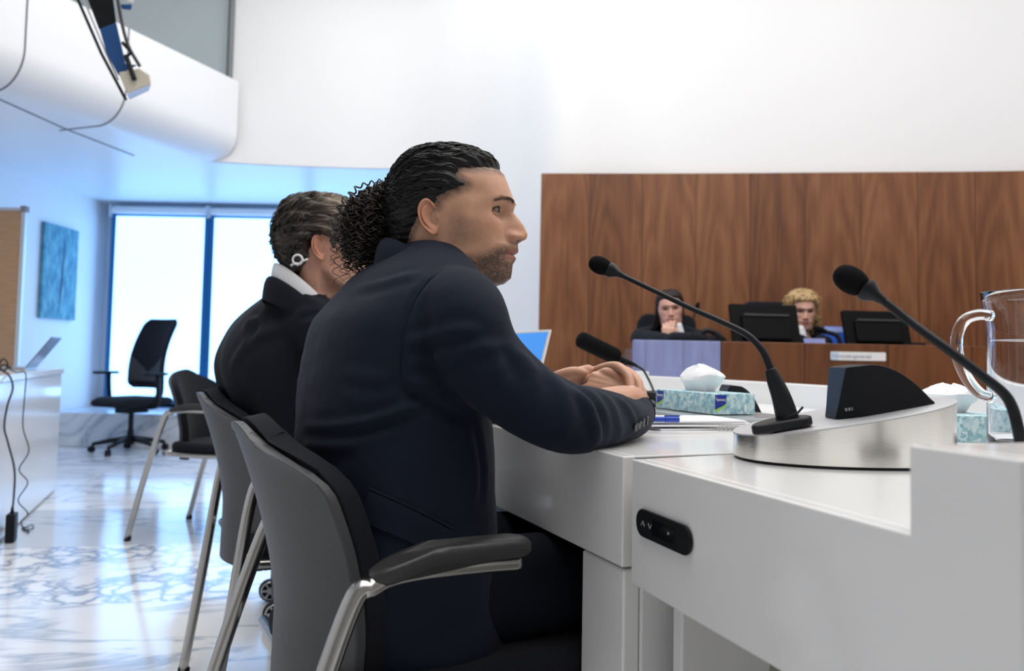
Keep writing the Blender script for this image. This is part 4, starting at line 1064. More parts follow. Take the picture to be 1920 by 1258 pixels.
def bench_chair(label, px, pyt, Y, w=.46):
    c = at(px, pyt, Y)
    o = thing('judge_chair', label, 'chair', (c.x, Y, .2), 0, 'chairs behind the bench')
    H = c.z - .2
    V, F = prismg(rrect(w, H-.45, .07, 6), -.03, .03)
    b = mesh('backrest', [Rx(math.radians(-97)) @ Vector((v[0], -v[1], v[2])) + Vector((0, .02, .45+(H-.45)/2)) for v in V], F, M['fabric'], o, smooth=False); fixnormals(b); bevel(b, .015, 3)
    s = MB().prism(rrect(.48, .46, .06, 5), .42, .48, c=(0, -.24, 0)).build('seat', M['fabric'], o); bevel(s, .015)
    MB().lathe([(.001, .06), (.03, .06), (.03, .42), (.001, .42)], (0, -.22, 0), None, 14).build('column', M['black'], o)
    mb = MB()
    for k in range(5):
        a = 2*PI*k/5; mb.tube([(0, -.22, .08), (.27*math.cos(a), -.22+.27*math.sin(a), .04)], .02, 8); mb.lathe([(.001, -.02), (.025, -.02), (.025, .02), (.001, .02)], (.27*math.cos(a), -.22+.27*math.sin(a), .026), Rx(PI/2), 12)
    mb.build('base', M['black'], o)
    return o
bench_chair('black chair behind the robed person with a hand at the chin', 1252, 588, 4.86, .36)
bench_chair('black chair back showing just above the left monitor on the bench', 1462, 565, 4.86)

# ------------------------------------------------------------------ trolley case beside the chair
w0 = onz(502, 1170, 0)
tro = thing('trolley_case', 'black trolley case with a spoked wheel behind the foreground chair', 'suitcase', (w0.x, w0.y, 0), math.radians(20))
MB().box((.10, .12, .33), (.16, .30, .56)).build('case_body', M['black'], tro, bev=.02)
for yy in (-.02, .26):
    wl = MB().lathe([(.012, -.012), (.038, -.012), (.04, -.008), (.04, .008), (.038, .012), (.012, .012)], (.02, yy, .0405), Rx(PI/2), 28).build('wheel', M['black'], tro, deg=40)
    mb = MB()
    for k in range(6):
        a = PI*k/3; mb.tube([(.02+.008*math.cos(a), yy-.0135, .0405+.008*math.sin(a)), (.02+.031*math.cos(a), yy-.0135, .0405+.031*math.sin(a))], .0045, 6)
    mb.lathe([(.001, -.003), (.012, -.003), (.012, .003), (.001, .003)], (.02, yy-.0135, .0405), Rx(PI/2), 14)
    mb.tube([(.02+.031*math.cos(a), yy-.0135, .0405+.031*math.sin(a)) for a in np.linspace(0, 2*PI, 25)], .003, 6)
    mb.build('wheel_spokes', M['alu'], wl)
mb = MB(); mb.tube([(.05, .03, .61), (.05, .03, .66), (.05, .21, .66), (.05, .21, .61)], .010, 8); mb.build('carry_handle', M['black'], tro)

# ------------------------------------------------------------------ lamp bar hung from the ceiling, top left
LY = 3.6
lam = thing('ceiling_projector', 'black and cream projector on a slanting ceiling arm in the top left corner', 'projector', at(250, 150, LY))
L0 = lam.location.copy()
def q(px, py, dY=0): return at(px, py, LY+dY) - L0
def slant(name, quad, d0, d1, m, bev=.004, label=None):
    V = [q(x, y, d0) for x, y in quad] + [q(x, y, d1) for x, y in quad]; n = len(quad)
    F = [tuple(range(n))[::-1], tuple(range(n, 2*n))] + [(i, (i+1) % n, n+(i+1) % n, n+i) for i in range(n)]
    o = mesh(name, V, F, m, lam, smooth=False, label=label); fixnormals(o)
    if bev: bevel(o, bev)
    return o
M['cream'] = mat('cream_plastic', (.62, .57, .47), .5); M['pale_blue'] = mat('pale_blue_light_tint', (.45, .60, .90), .4)  # blue light on the lower face is put into the pale blue
M['mid_blue'] = mat('blue_light_tint', (.015, .075, .24), .35)  # dark body, the blue light on its underside put into the colour
slant('arm', [(142, -60), (205, -60), (218, 42), (186, 56)], 0, .10, M['black'], label='black arm')
slant('rear_body', [(186, 53), (218, 42), (236, 120), (258, 122), (222, 142), (200, 100)], .0, .10, M['mid_blue'], label='dark lower body with blue light painted in')
slant('front_cover', [(222, 136), (262, 128), (281, 140), (284, 158), (238, 175)], -.03, .09, M['cream'], .006, 'cream front cover')
slant('lens_shade', [(238, 175.5), (284, 158.5), (279, 170), (243, 187)], -.028, .085, M['pale_blue'], .004, 'lower cover with pale blue light painted in')
mb = MB(); mb.tube([q(120, -60, .02), q(190, 100, .02), q(236, 187, .02)], .007, 8); mb.build('guide_rail', M['black'], lam)
mb = MB(); mb.tube([q(132, -60, .03), q(199, 100, .03), q(222, 150, .03)], .004, 8); mb.build('guide_rail', M['soffit'], lam)
mb = MB(); mb.tube(cat([q(212, -60, -.02), q(226, 30, -.02), q(240, 84, -.03), q(262, 124, -.03)], 6), .008, 8); mb.build('cable', M['cable'], lam)
mb = MB(); mb.tube([q(236, 104, -.035), q(252, 149, -.04)], .011, 8); mb.lathe([(.001, 0), (.007, 0), (.007, .004), (.001, .004)], q(252, 148, -.053), Rx(PI/2), 12); mb.tube([q(230, 80, -.03), q(246, 98, -.035), q(236, 108, -.035)], .008, 8); mb.build('bracket', M['black'], lam, deg=40)
slant('side_block', [(226, 8), (248, 8), (246, 19), (228, 17)], 0, .05, M['mid_blue'])
slant('side_plate', [(224, -40), (252, -40), (250, 6), (238, 4)], .0, .03, M['white_pl'])
mb = MB(); mb.tube([L0*0 + q(170, -60, .05), Vector((q(170, -60, .05).x, .05, CEIL-L0.z))], .02, 8); mb.build('ceiling_rod', M['black'], lam)
# ------------------------------------------------------------------ people
def interp(x, xs, ys): return np.interp(x, xs, ys)
def sstep(a, b, x):
    t = np.clip((np.asarray(x, float)-a)/(b-a), 0, 1); return t*t*(3-2*t)
def gauss(x, s): return np.exp(-(x/s)**2)
# rows of a head, crown to neck: z front, x front, z back, x back, half width
HEAD = np.array([
 (.1320, .012, .1320, -.012, .010), (.1285, .044, .1265, -.046, .038), (.1165, .076, .1105, -.072, .0575), (.0960, .0965, .0850, -.089, .0690),
 (.0720, .1085, .0560, -.098, .0750), (.0480, .1150, .0260, -.0985, .0765), (.0260, .1095, .0000, -.0935, .0755), (.0040, .1095, -.0200, -.0855, .0725),
 (-.0180, .1135, -.0360, -.0765, .0690), (-.0380, .1165, -.0510, -.0680, .0655), (-.0580, .1130, -.0660, -.0630, .0620), (-.0770, .1125, -.0820, -.0610, .0575),
 (-.0920, .1030, -.0960, -.0610, .0530), (-.1000, .0830, -.1100, -.0630, .0520), (-.1050, .0600, -.1250, -.0660, .0540), (-.1150, .0420, -.1420, -.0700, .0560),
 (-.1350, .0330, -.1620, -.0760, .0590), (-.1650, .0290, -.1900, -.0850, .0640)])
MID_Z = [-.105, -.1000, -.0945, -.0853, -.0734, -.0614, -.0523, -.0454, -.0394, -.0310, -.0257, -.0233, -.0174, -.0090, .0060, .0175, .0280, .0444, .0596, .078, .0935, .110]
MID_X = [.060, .0860, .1065, .1178, .1196, .1205, .1262, .1242, .1300, .1292, .1286, .1325, .1432, .1453, .1382, .1297, .1205, .1222, .1168, .1098, .1030, .083]
def head_grid(nr=190, nt=210, wid=1.0, nose=1.0, soft=0.0):
    T = cat(HEAD, 12); s = np.linspace(0, len(T)-1, nr); T = np.stack([np.interp(s, np.arange(len(T)), T[:, k]) for k in range(5)], 1)
    zf, xf, zb, xb, w = [T[:, k][:, None] for k in range(5)]; w = w*wid
    t = np.linspace(-1, 1, nt, endpoint=False)[None, :]
    th = PI*np.sign(t)*np.abs(t)**1.15
    c, sn = np.cos(th), np.sin(th)
    face = sstep(.115, .05, zf)*sstep(-.13, -.09, zf)
    nf = 2.0 + .55*face
    x = np.where(c > 0, xf*np.abs(c)**(2/nf), xb*-1*-np.abs(c)**(2/2.1))
    x = np.where(c > 0, x, -np.abs(xb)*np.abs(c)**(2/2.1))
    y = w*np.sign(sn)*np.abs(sn)**(2/2.15)
    z = zb + (zf-zb)*(x-xb)/(xf-xb)
    ay = np.abs(y)
    fr = sstep(.03, .075, x)
    # midline profile blended over the base surface
    mid = interp(z, MID_Z, MID_X); base = interp(z, T[::-1, 0], T[::-1, 1])
    wn = interp(z, [-.1, -.075, -.06, -.045, -.030, -.0255, -.022, -.012, .004, .02, .032, .05, .08], [.034, .026, .026, .024, .024, .0175, .0150, .0142, .0125, .0105, .014, .034, .06])
    pw = interp(z, [-.06, -.03, -.02, .02, .04], [2.0, 2.2, 3.0, 2.4, 2.0])
    g = np.exp(-(ay/wn)**pw)
    x = x + fr*(mid-base)*nose*g*(z < .1)
    # alae, nostril wings
    x = x + fr*nose*.0105*gauss(ay-.0145, .0058)*gauss(z+.0150, .0070)
    x = x - fr*nose*.0040*gauss(ay-.0215, .0040)*gauss(z+.0140, .0085)
    x = x - fr*.006*gauss(ay-.0075, .0040)*gauss(z+.0215, .0030)
    # eye sockets, brow, lids' bed
    x = x - fr*.0115*gauss(ay-.031, .0165)*gauss(z-.0245, .0105)
    x = x - fr*.0055*gauss(ay-.0185, .008)*gauss(z-.022, .010)
    x = x + fr*.0042*gauss(ay-.026, .020)*gauss(z-.0440, .0070)
    # cheekbones, nasolabial fold, mouth corner and lips
    x = x + fr*.0035*gauss(ay-.043, .016)*gauss(z-.000, .013)
    x = x - fr*.0022*gauss(ay-(.022-.25*(z+.03)), .0045)*sstep(-.058, -.042, z)*sstep(-.006, -.022, z)
    x = x - fr*.0030*gauss(z+.0455+.10*np.maximum(0, ay-.012)*.6, .0016)*sstep(.029, .022, ay)
    x = x - fr*.0020*gauss(ay-.0275, .005)*gauss(z+.046, .006)
    sg = np.sign(y)
    y = y + sg*nose*.0042*gauss(x-.1235, .0075)*gauss(z+.0150, .0065)*sstep(.006, .012, ay)
    # side shaping: zygoma out, temple hollow in, hollow under the jaw line
    sg = np.sign(y)
    y = y + sg*.0030*gauss(x-.060, .022)*gauss(z-.004, .014)
    y = y - sg*.0042*gauss(x-.062, .020)*gauss(z-.050, .016)
    y = y - sg*.0030*gauss(x-.055, .022)*gauss(z+.034, .014)
    zj = interp(x, [-.02, .012, .030, .095, .12], [-.02, -.050, -.072, -.104, -.106])
    y = y - sg*.0135*sstep(0, .020, zj - z)*sstep(-.015, .012, x)*sstep(-.155, -.12, z)
    y = y + sg*.0030*gauss(z-zj-.006, .009)*sstep(.0, .02, x)*sstep(.10, .07, x)
    # neck muscle
    y = y + sg*.0035*gauss(x-interp(z, [-.16, -.06], [.020, -.022]), .014)*sstep(-.05, -.09, z)
    return x, y, z
def ear_mesh(side, tilt=.28, flare=.42, sc=1.0, c=(-.008, .0745, .006)):
    nr, na = 22, 64
    V = []
    for layer in (0, 1):
        for i in range(nr):
            rho = (i+.001)/(nr-1)
            for j in range(na):
                a = 2*PI*j/na                        # 0 = front, pi/2 = up
                ca, sa = math.cos(a), math.sin(a)
                hh = .0315 if sa > 0 else .0300
                wb = (.0185 if ca < 0 else .0150)
                wd = wb*(1 - .28*max(0, -sa)**1.5)
                b = ca*wd*(1 + .10*max(0, sa)*max(0, -ca)*2); h = sa*hh
                px_, pz_ = b*rho, h*rho
                front = max(0, ca)
                lobe = max(0, -sa)**3
                rim = .0060*math.exp(-((rho-.90)/.085)**2)*(1-.75*front**2*(sa < .55))*(1-.85*lobe)
                anti = .0042*math.exp(-((rho-.60)/.13)**2)*max(0, -ca+.25)*(1-lobe)
                conc = -.0095*math.exp(-(((px_-.0015)/.0082)**2+((pz_+.004)/.0105)**2))
                trag = .0050*math.exp(-(((px_-.0125)/.0042)**2+((pz_+.003)/.0055)**2))
                sca = -.0025*math.exp(-((rho-.76)/.07)**2)*max(0, -ca+.2)*(1-lobe)
                hgt = .004 + rim + anti + conc + trag + sca + .0018*lobe
                if layer: hgt = hgt*.0 - .002 - .004*(1-rho**2)
                V.append((px_, hgt, pz_))
    n = nr*na
    F = gridfaces(nr, na, True) + [tuple(n+i for i in f[::-1]) for f in gridfaces(nr, na, True)]
    F += [((nr-1)*na+j, (nr-1)*na+(j+1) % na, n+(nr-1)*na+(j+1) % na, n+(nr-1)*na+j) for j in range(na)]
    V = np.array(V)*sc
    # tilt the long axis back, flare the rear edge away from the head
    ct, st = math.cos(tilt), math.sin(tilt)
    x, z = V[:, 0]*ct - V[:, 2]*st, V[:, 0]*st + V[:, 2]*ct
    cf, sf = math.cos(flare), math.sin(flare)
    x2, o2 = x*cf - V[:, 1]*sf*0.6, V[:, 1]*cf - x*sf
    P = np.stack([x2+c[0], (o2+c[1])*side, z+c[2]], 1)
    return P, F
def eye_parts(side, c=(.0865, .032, .0262), look=0.0, open_=(.20, -.30), r=.0128):
    """eyeball and the two lids as shells; returns lists of (V, F, colour)"""
    out = []
    nu, nv = 24, 36
    V = []; C = []
    fx = math.cos(look); fy = math.sin(look)
    for i in range(nu):
        a = PI*i/(nu-1)
        for j in range(nv):
            b = 2*PI*j/nv
            lx, ly, lz = math.cos(a), math.sin(a)*math.cos(b), math.sin(a)*math.sin(b)
            X = lx*fx - ly*fy; Y = lx*fy + ly*fx
            bulge = 1.0 + .05*math.exp(-(a/.42)**2)
            V.append((c[0]+r*X*bulge, c[1]*side+r*Y*bulge, c[2]+r*lz*bulge))
            C.append((.012, .010, .010) if a < .20 else ((.035, .018, .010) if a < .62 else (.27, .22, .20)))
    out.append((np.array(V), gridfaces(nu, nv, True), np.array(C)))
    for lo, hi, rr in ((open_[0], 1.45, r*1.13), (-1.35, open_[1], r*1.10)):
        V = []; nu2, nv2 = 10, 26
        for i in range(nu2):
            for j in range(nv2):
                az = -1.35 + 2.7*j/(nv2-1)
                k = math.cos(az/1.35*PI/2)**.8
                edge = lo if lo > 0 else hi
                corner = -.06
                e0 = corner + (edge-corner)*k
                e1 = hi if lo > 0 else lo
                el = e0 + (e1-e0)*i/(nu2-1)
                rad = rr*(1.0 - .0*i)
                V.append((c[0]+rad*math.cos(el)*math.cos(az), c[1]*side+rad*math.cos(el)*math.sin(az), c[2]+rad*math.sin(el)))
        V = np.array(V); n = len(V)
        V2 = c_ = np.array((c[0], c[1]*side, c[2])) + (V-np.array((c[0], c[1]*side, c[2])))*.93
        F = gridfaces(nu2, nv2) + [tuple(n+q for q in f[::-1]) for f in gridfaces(nu2, nv2)] + [(j, j+1, n+j+1, n+j) for j in range(nv2-1)]
        col = np.tile(np.array((.30, .155, .11)), (2*n, 1)); q_ = 2*nv2 if lo > 0 else nv2; col[:q_] = (.035, .02, .016); col[n:n+q_] = (.035, .02, .016)
        out.append((np.vstack([V, V2]), F, col))
    return out
def in_poly(x, z, poly):
    """signed distance-like value: positive inside the polygon"""
    x = np.asarray(x, float); z = np.asarray(z, float)
    ins = np.zeros(x.shape, bool); d = np.full(x.shape, 9.0); n = len(poly)
    for i in range(n):
        (x0, z0), (x1, z1) = poly[i], poly[(i+1) % n]
        cond = ((z0 > z) != (z1 > z)) & (x < (x1-x0)*(z-z0)/((z1-z0) if z1 != z0 else 1e-9)+x0)
        ins ^= cond
        L2 = (x1-x0)**2+(z1-z0)**2
        t = np.clip(((x-x0)*(x1-x0)+(z-z0)*(z1-z0))/L2, 0, 1)
        d = np.minimum(d, np.hypot(x-(x0+t*(x1-x0)), z-(z0+t*(z1-z0))))
    return np.where(ins, d, -d)
def vnoise(P, f, seed=0):
    """cheap smooth value noise in 3-D"""
    r = np.random.default_rng(seed); tab = r.random(4096)
    Q = np.asarray(P, float)*f; I = np.floor(Q).astype(int); t = Q-I; t = t*t*(3-2*t)
    h = lambda i, j, k: tab[(i*73856093 ^ j*19349663 ^ k*83492791) & 4095]
    x, y, z = I[:, 0], I[:, 1], I[:, 2]; out = 0
    for a in (0, 1):
        for b in (0, 1):
            for c in (0, 1):
                wt = (t[:, 0] if a else 1-t[:, 0])*(t[:, 1] if b else 1-t[:, 1])*(t[:, 2] if c else 1-t[:, 2])
                out = out + wt*h(x+a, y+b, z+c)
    return out
M['skin'] = vmat('skin', .48, .35, .12, bump=.10, bscale=900, var=.05, vscale=120)
M['hair_dark'] = mat('dark_hair', (.008, .007, .007), .42, spec=.32)
M['hair_curl'] = mat('dark_brown_curls', (.024, .016, .012), .42, spec=.5)
M['hair_grey'] = vmat('grey_brown_hair', .5, .4, bump=.2, bscale=200, var=.25, vscale=90)
M['hair_blonde'] = mat('blonde_hair', (.46, .31, .15), .5, var=.25, vscale=60)
M['suit'] = mat('navy_suit_cloth', (.0078, .0118, .0245), .85, spec=.2, bump=.2, bscale=900, sheen=.04)
M['trouser'] = mat('dark_trouser_cloth', (.006, .0075, .013), .9, spec=.15)
M['robe'] = mat('black_robe_cloth', (.0075, .010, .016), .85, spec=.2, bump=.15, bscale=600, sheen=.03)
M['shirt'] = mat('white_shirt_cotton', (.78, .79, .82), .8)
M['shoe'] = mat('black_leather', (.01, .01, .01), .3)
M['button'] = mat('dark_button', (.03, .033, .038), .3)

class Person:
    def __init__(s, name, label, H, ang):
        s.root = thing(name, label, 'person', (H[0], H[1], 0), 0)
        s.H = Vector((H[0], H[1])); s.f = Vector((math.cos(ang), math.sin(ang))); s.l = Vector((-math.sin(ang), math.cos(ang))); s.ang = ang
    def w(s, f, l, z):                               # body frame -> world
        p = s.H + s.f*f + s.l*l; return Vector((p.x, p.y, z))
    def rel(s, P): return np.asarray([tuple(p) for p in P], float) - np.array((s.H.x, s.H.y, 0))
    def add(s, name, V, F, m, **k): return mesh(name, s.rel(V), F, m, s.root, **k)
def ring_loft(P, rings, n=2.4, k=44, sub=6, scale=1.0, dz=0):
    R = cat(rings, sub); V = []
    for z, f, w, d in R:
        for j in range(k):
            a = 2*PI*j/k; c, s_ = math.cos(a), math.sin(a)
            V.append(P.w(f + d*scale*math.copysign(abs(c)**(2/n), c), w*scale*math.copysign(abs(s_)**(2/n), s_), z+dz))
    m = len(R); F = gridfaces(m, k, True) + [tuple(range(k))[::-1], tuple((m-1)*k+j for j in range(k))]
    return V, F
def tube_loft(path, radii, k=20, sub=8):
    P = cat(path, sub); r = cat([(q, 0, 0) for q in radii], sub)[:, 0]
    # rounded ends
    T = P[1]-P[0]; T = T/np.linalg.norm(T); E = P[-1]-P[-2]; E = E/np.linalg.norm(E)
    a = [(P[0]-T*r[0]*q, r[0]*math.sqrt(max(0, 1-q*q))+1e-4) for q in (.98, .8, .45)]
    b = [(P[-1]+E*r[-1]*q, r[-1]*math.sqrt(max(0, 1-q*q))+1e-4) for q in (.45, .8, .98)]
    return P, r, a, b
def limb(path, radii, k=20, sub=8, round0=True, round1=True):
    P, r, a, b = tube_loft(path, radii, k, sub)
    PP = ([x[0] for x in a] if round0 else []) + list(P) + ([x[0] for x in b] if round1 else [])
    RR = ([x[1] for x in a] if round0 else []) + list(r) + ([x[1] for x in b] if round1 else [])
    return tubeg(PP, np.array(RR), k, True)
def merge(parts):
    V = []; F = []
    for v, f in parts:
        n = len(V); V += [tuple(p) for p in v]; F += [tuple(int(i)+n for i in q) for q in f]
    return V, F
def hand_parts(wrist, palm_dir, normal, curl, spread=.0, scale=1.0, thumb=None, side=1, fwid=1.0):
    """a hand as limbs: wrist point, direction of the palm, back-of-hand normal; curl = bend per joint (radians) for 4 fingers"""
    d = Vector(palm_dir).normalized(); nrm_ = Vector(normal); nrm_ = (nrm_ - d*nrm_.dot(d)).normalized(); s_ = d.cross(nrm_)*side
    W = Vector(wrist); sc = scale; out = []
    for q, r in ((-.026, .0130), (-.0175, .0142), (-.009, .0148), (0, .0150), (.009, .0150), (.0175, .0146), (.026, .0132)):     # metacarpal bars forming the palm
        out.append(limb([W+s_*q*.62*sc, W+d*.045*sc+s_*q*.95*sc, W+d*.088*sc+s_*q*1.15*sc], [.0155*sc, r*sc, .0125*sc], 12, 4))
    lens = ((.042, .027, .022), (.046, .030, .023), (.043, .028, .022), (.033, .021, .019))
    for i, q in enumerate((.026, .0085, -.0090, -.0255)):
        p = W + d*.090*sc + s_*q*1.12*sc
        a = 0.0; pts = [p - d*.012*sc]; cu = curl[i]
        pts.append(p)
        fan = spread*(1.5-i)
        for j, L_ in enumerate(lens[i]):
            a += cu[j]
            dd = (d*math.cos(a) - nrm_*math.sin(a)) + s_*fan*.25
            p = p + dd.normalized()*L_*sc; pts.append(p)
        r0 = (.0092, .0095, .0090, .0080)[i]*sc*fwid
        out.append(limb(pts, [r0*1.05, r0*1.05, r0, r0*.93, r0*.82], 12, 5))
    if thumb is None: thumb = [(.012, .024, -.004), (.042, .046, -.010), (.072, .052, -.014), (.098, .048, -.018)]
    pts = [W + d*a*sc + s_*b*sc + nrm_*c*sc for a, b, c in thumb]
    out.append(limb(pts, [.0150*sc, .0128*sc, .0108*sc, .0090*sc], 12, 6))
    return out
def displace_folds(V, N, folds):
    """press ridges and grooves along polylines into a cloth surface"""
    D = np.zeros(len(V))
    for pts, amp, sig in folds:
        P = cat(pts, 6); best = np.full(len(V), 9.0); tt = np.zeros(len(V))
        lo, hi = P.min(0)-4*sig, P.max(0)+4*sig
        m = np.all((V > lo) & (V < hi), axis=1); idx = np.where(m)[0]
        if not len(idx): continue
        Q = V[idx]; b = np.full(len(Q), 9.0); t_ = np.zeros(len(Q))
        for i in range(len(P)-1):
            d = P[i+1]-P[i]; L2 = d@d+1e-12
            t = np.clip(((Q-P[i])@d)/L2, 0, 1); e_ = np.linalg.norm(Q-(P[i]+t[:, None]*d), axis=1)
            c = e_ < b; b[c] = e_[c]; t_[c] = (i+t[c])/(len(P)-1)
        taper = np.clip(np.minimum(t_, 1-t_)*5, 0.0, 1)
        D[idx] += amp*taper*(np.exp(-(b/sig)**2) - .45*np.exp(-((b-1.8*sig)/(sig))**2))
    return V + N*D[:, None]
from mathutils.bvhtree import BVHTree
def caster(V, F):
    t = BVHTree.FromPolygons([tuple(v) for v in V], [tuple(f) for f in F])
    def hit(px, py, off=0.0):
        r = ray(px, py).normalized(); h = t.ray_cast(Vector((0, 0, CAM_H)), r)
        if h[0] is None:
            h2 = t.find_nearest(Vector((0, 0, CAM_H)) + r*1.25); return h2[0], h2[1]
        n = h[1] if h[1].dot(r) < 0 else -h[1]
        return h[0] + n*off, n
    return hit

def skin_colours(P, base, beard=0.0, brow=(.06, .04, .035), lips=(.36, .14, .11), seed=3, hairpoly=None, stub=(.075, .050, .040)):
    x, y, z = P[:, 0], np.abs(P[:, 1]), P[:, 2]
    C = np.tile(np.array(base, float), (len(P), 1))
    n1 = vnoise(P, 60, seed); n2 = vnoise(P, 420, seed+1); n3 = vnoise(P, 900, seed+2)
    C *= (1 + .10*(n1-.5))[:, None]
    # redder nose, cheeks and ears
    red = .35*gauss(z+.008, .016)*sstep(.10, .13, x) + .25*gauss(z+.002, .018)*gauss(x-.085, .02)*sstep(.02, .04, y)
    C *= np.stack([1-.02*red, 1-.28*red, 1-.32*red], 1)
    def mixc(w, col):
        nonlocal C
        C = C*(1-w[:, None]) + np.array(col)[None]*w[:, None]
    if beard:
        line = interp(x, [-.01, .015, .035, .065, .085, .098, .108, .14], [-.030, -.040, -.048, -.048, -.040, -.030, -.026, -.0245])
        w = sstep(-.004, .020, line - z)*sstep(-.01, .015, x)*sstep(-.135, -.105, z+.3*(x < .03)*0)
        w = np.maximum(w, .75*gauss(z+.0275, .004)*sstep(.095, .108, x)*sstep(.027, .015, y))
        w *= 1-.75*gauss(z+.056, .005)*gauss(y-.018, .01)*sstep(.09, .10, x)
        w2 = .30*sstep(.012, .03, x)*sstep(.060, .035, x)*sstep(-.05, -.03, z)*sstep(.035, .0, z)
        w = np.clip(np.maximum(w, w2)*beard*(.55+.75*n2)*(.75+.5*n3), 0, .93); mixc(w, stub)
    if hairpoly is not None:
        sd = in_poly(x, z, hairpoly); w = .85*sstep(-.012, .004, sd)*(.5+.8*n2); mixc(np.clip(w, 0, .9), stub)
    # brows
    zb = .0435 + .0030*gauss(y-.034, .014) - .003*sstep(.04, .052, y)
    w = gauss(z-zb, .0036)*sstep(.010, .016, y)*sstep(.056, .044, y)*sstep(.05, .07, x)
    mixc(np.clip(w*(.5+.7*n2)*.85, 0, .85), brow)
    # lips
    lw = sstep(.027, .020, y)*sstep(.095, .105, x)*sstep(-.0570, -.0535, z)*sstep(-.0355-.0012, -.0375-.0012, z + .0035*gauss(y, .005) - .0)
    mixc(np.clip(lw*.85, 0, 1), lips)
    # nostril shade of the inner nose
    nw = gauss(y-.0078, .0036)*gauss(z+.0212, .0024)*sstep(.115, .122, x); mixc(np.clip(nw*1.2, 0, .95), (.035, .015, .012))
    return C
def place_head(P, O, yaw, pitch=0.0, roll=0.0, sc=1.0):
    R = np.array(Matrix.Rotation(yaw, 3, 'Z') @ Matrix.Rotation(-pitch, 3, 'Y') @ Matrix.Rotation(roll, 3, 'X'))
    return (np.asarray(P)*sc) @ R.T + np.array(O)[None]
def build_head(base, beard, seed, eyes=True, hairpoly=None, nr=190, nt=210, wid=1.0, nose=1.0, look=0.0, open_=(.20, -.30), brow=(.06, .04, .035), lips=(.36, .14, .11), stub=(.075, .05, .04), ear_sc=1.0):
    x, y, z = head_grid(nr, nt, wid, nose)
    G = np.stack([x, y, z], 2).reshape(-1, 3)
    F = gridfaces(nr, nt, True) + [tuple(range(nt))[::-1], tuple((nr-1)*nt+j for j in range(nt))]
    C = skin_colours(G, base, beard, brow, lips, seed, hairpoly, stub)
    Vs = [G]; Cs = [C]; Fs = list(F); off = len(G)
    def app(V, F, C):
        nonlocal off
        Vs.append(V); Cs.append(C); Fs.extend([tuple(i+off for i in f) for f in F]); off += len(V)
    for sd in (-1, 1):
        V, F2 = ear_mesh(sd, sc=ear_sc)
        hh = vnoise(V, 80, seed+5); app(V, F2, np.array(base)[None]*np.stack([np.full(len(V), 1.05), np.full(len(V), .90), np.full(len(V), .86)], 1)*(1+.1*(hh[:, None]-.5)))
        if eyes:
            for k, (V, F2, C2) in enumerate(eye_parts(sd, look=look, open_=open_)):
                if k: 
                    dark = np.all(C2 < .1, axis=1); C2 = np.where(dark[:, None], C2, np.array(base)[None]*.88)
                app(V, F2, C2)
    return np.vstack(Vs), Fs, np.vstack(Cs), (x, y, z)
def shell_hair(xyz, poly, thick, ridge, seed=1, rows=None, freq=46):
    """hair lying on the scalp: the head surface pushed out inside the hair outline, sunk under the skin outside it"""
    x, y, z = xyz; nr, nt = x.shape
    G = np.stack([x, y, z], 2).reshape(-1, 3)
    N = vnormals(G, gridfaces(nr, nt, True)); 
    cen = np.array((0, 0, .03)); sgn = np.sign(np.einsum('ij,ij->i', N, G-cen)); N = N*np.where(sgn == 0, 1, sgn)[:, None]
    sd = in_poly(G[:, 0], G[:, 2], poly)
    wv = sstep(-.002, .020, sd)**.8
    t = thick(G) if callable(thick) else np.full(len(G), thick)
    D = -.004 + (t+.004)*wv + ridge(G)*wv
    V = G + N*D[:, None]
    k = nr if rows is None else rows
    F = gridfaces(k, nt, True)
    return V[:k*nt], F + [tuple(range(nt))[::-1]], N, sd
def strands(name, P, R, m, parent=None, n=4, cols=None, label=None):
    """many tubes of equal point count as one mesh: P (S,K,3), R (S,K)"""
    P = np.asarray(P, float); S, K, _ = P.shape
    R = np.broadcast_to(np.asarray(R, float), (S, K))
    T = np.gradient(P, axis=1); T /= np.linalg.norm(T, axis=2)[..., None] + 1e-12
    ref = np.array((.31, .87, .38)); ref /= np.linalg.norm(ref)
    A = np.cross(T, ref); A /= np.linalg.norm(A, axis=2)[..., None] + 1e-9; B = np.cross(T, A)
    a = np.arange(n)*2*PI/n
    V = P[:, :, None] + R[:, :, None, None]*(np.cos(a)[None, None, :, None]*A[:, :, None] + np.sin(a)[None, None, :, None]*B[:, :, None])
    V = V.reshape(-1, 3)
    s, k, j = np.meshgrid(np.arange(S), np.arange(K-1), np.arange(n), indexing='ij')
    b = (s*K + k)*n; j2 = (j+1) % n
    Q = np.stack([b+j, b+j2, b+n+j2, b+n+j], -1).reshape(-1, 4)
    me = bpy.data.meshes.new(name)
    me.vertices.add(len(V)); me.vertices.foreach_set('co', V.astype(np.float32).ravel())
    me.loops.add(Q.size); me.loops.foreach_set('vertex_index', Q.astype(np.int32).ravel())
    me.polygons.add(len(Q)); me.polygons.foreach_set('loop_start', np.arange(0, Q.size, 4, dtype=np.int32))
    try: me.polygons.foreach_set('loop_total', np.full(len(Q), 4, dtype=np.int32))
    except Exception: pass
    me.polygons.foreach_set('use_smooth', np.ones(len(Q), dtype=bool))
    me.update(calc_edges=True); me.validate()
    if cols is not None: set_cols(me, np.repeat(np.asarray(cols).reshape(-1, 3), n, axis=0))
    o = bpy.data.objects.new(name, me); link(o, parent); me.materials.append(m)
    if label: o['label'] = label
    return o

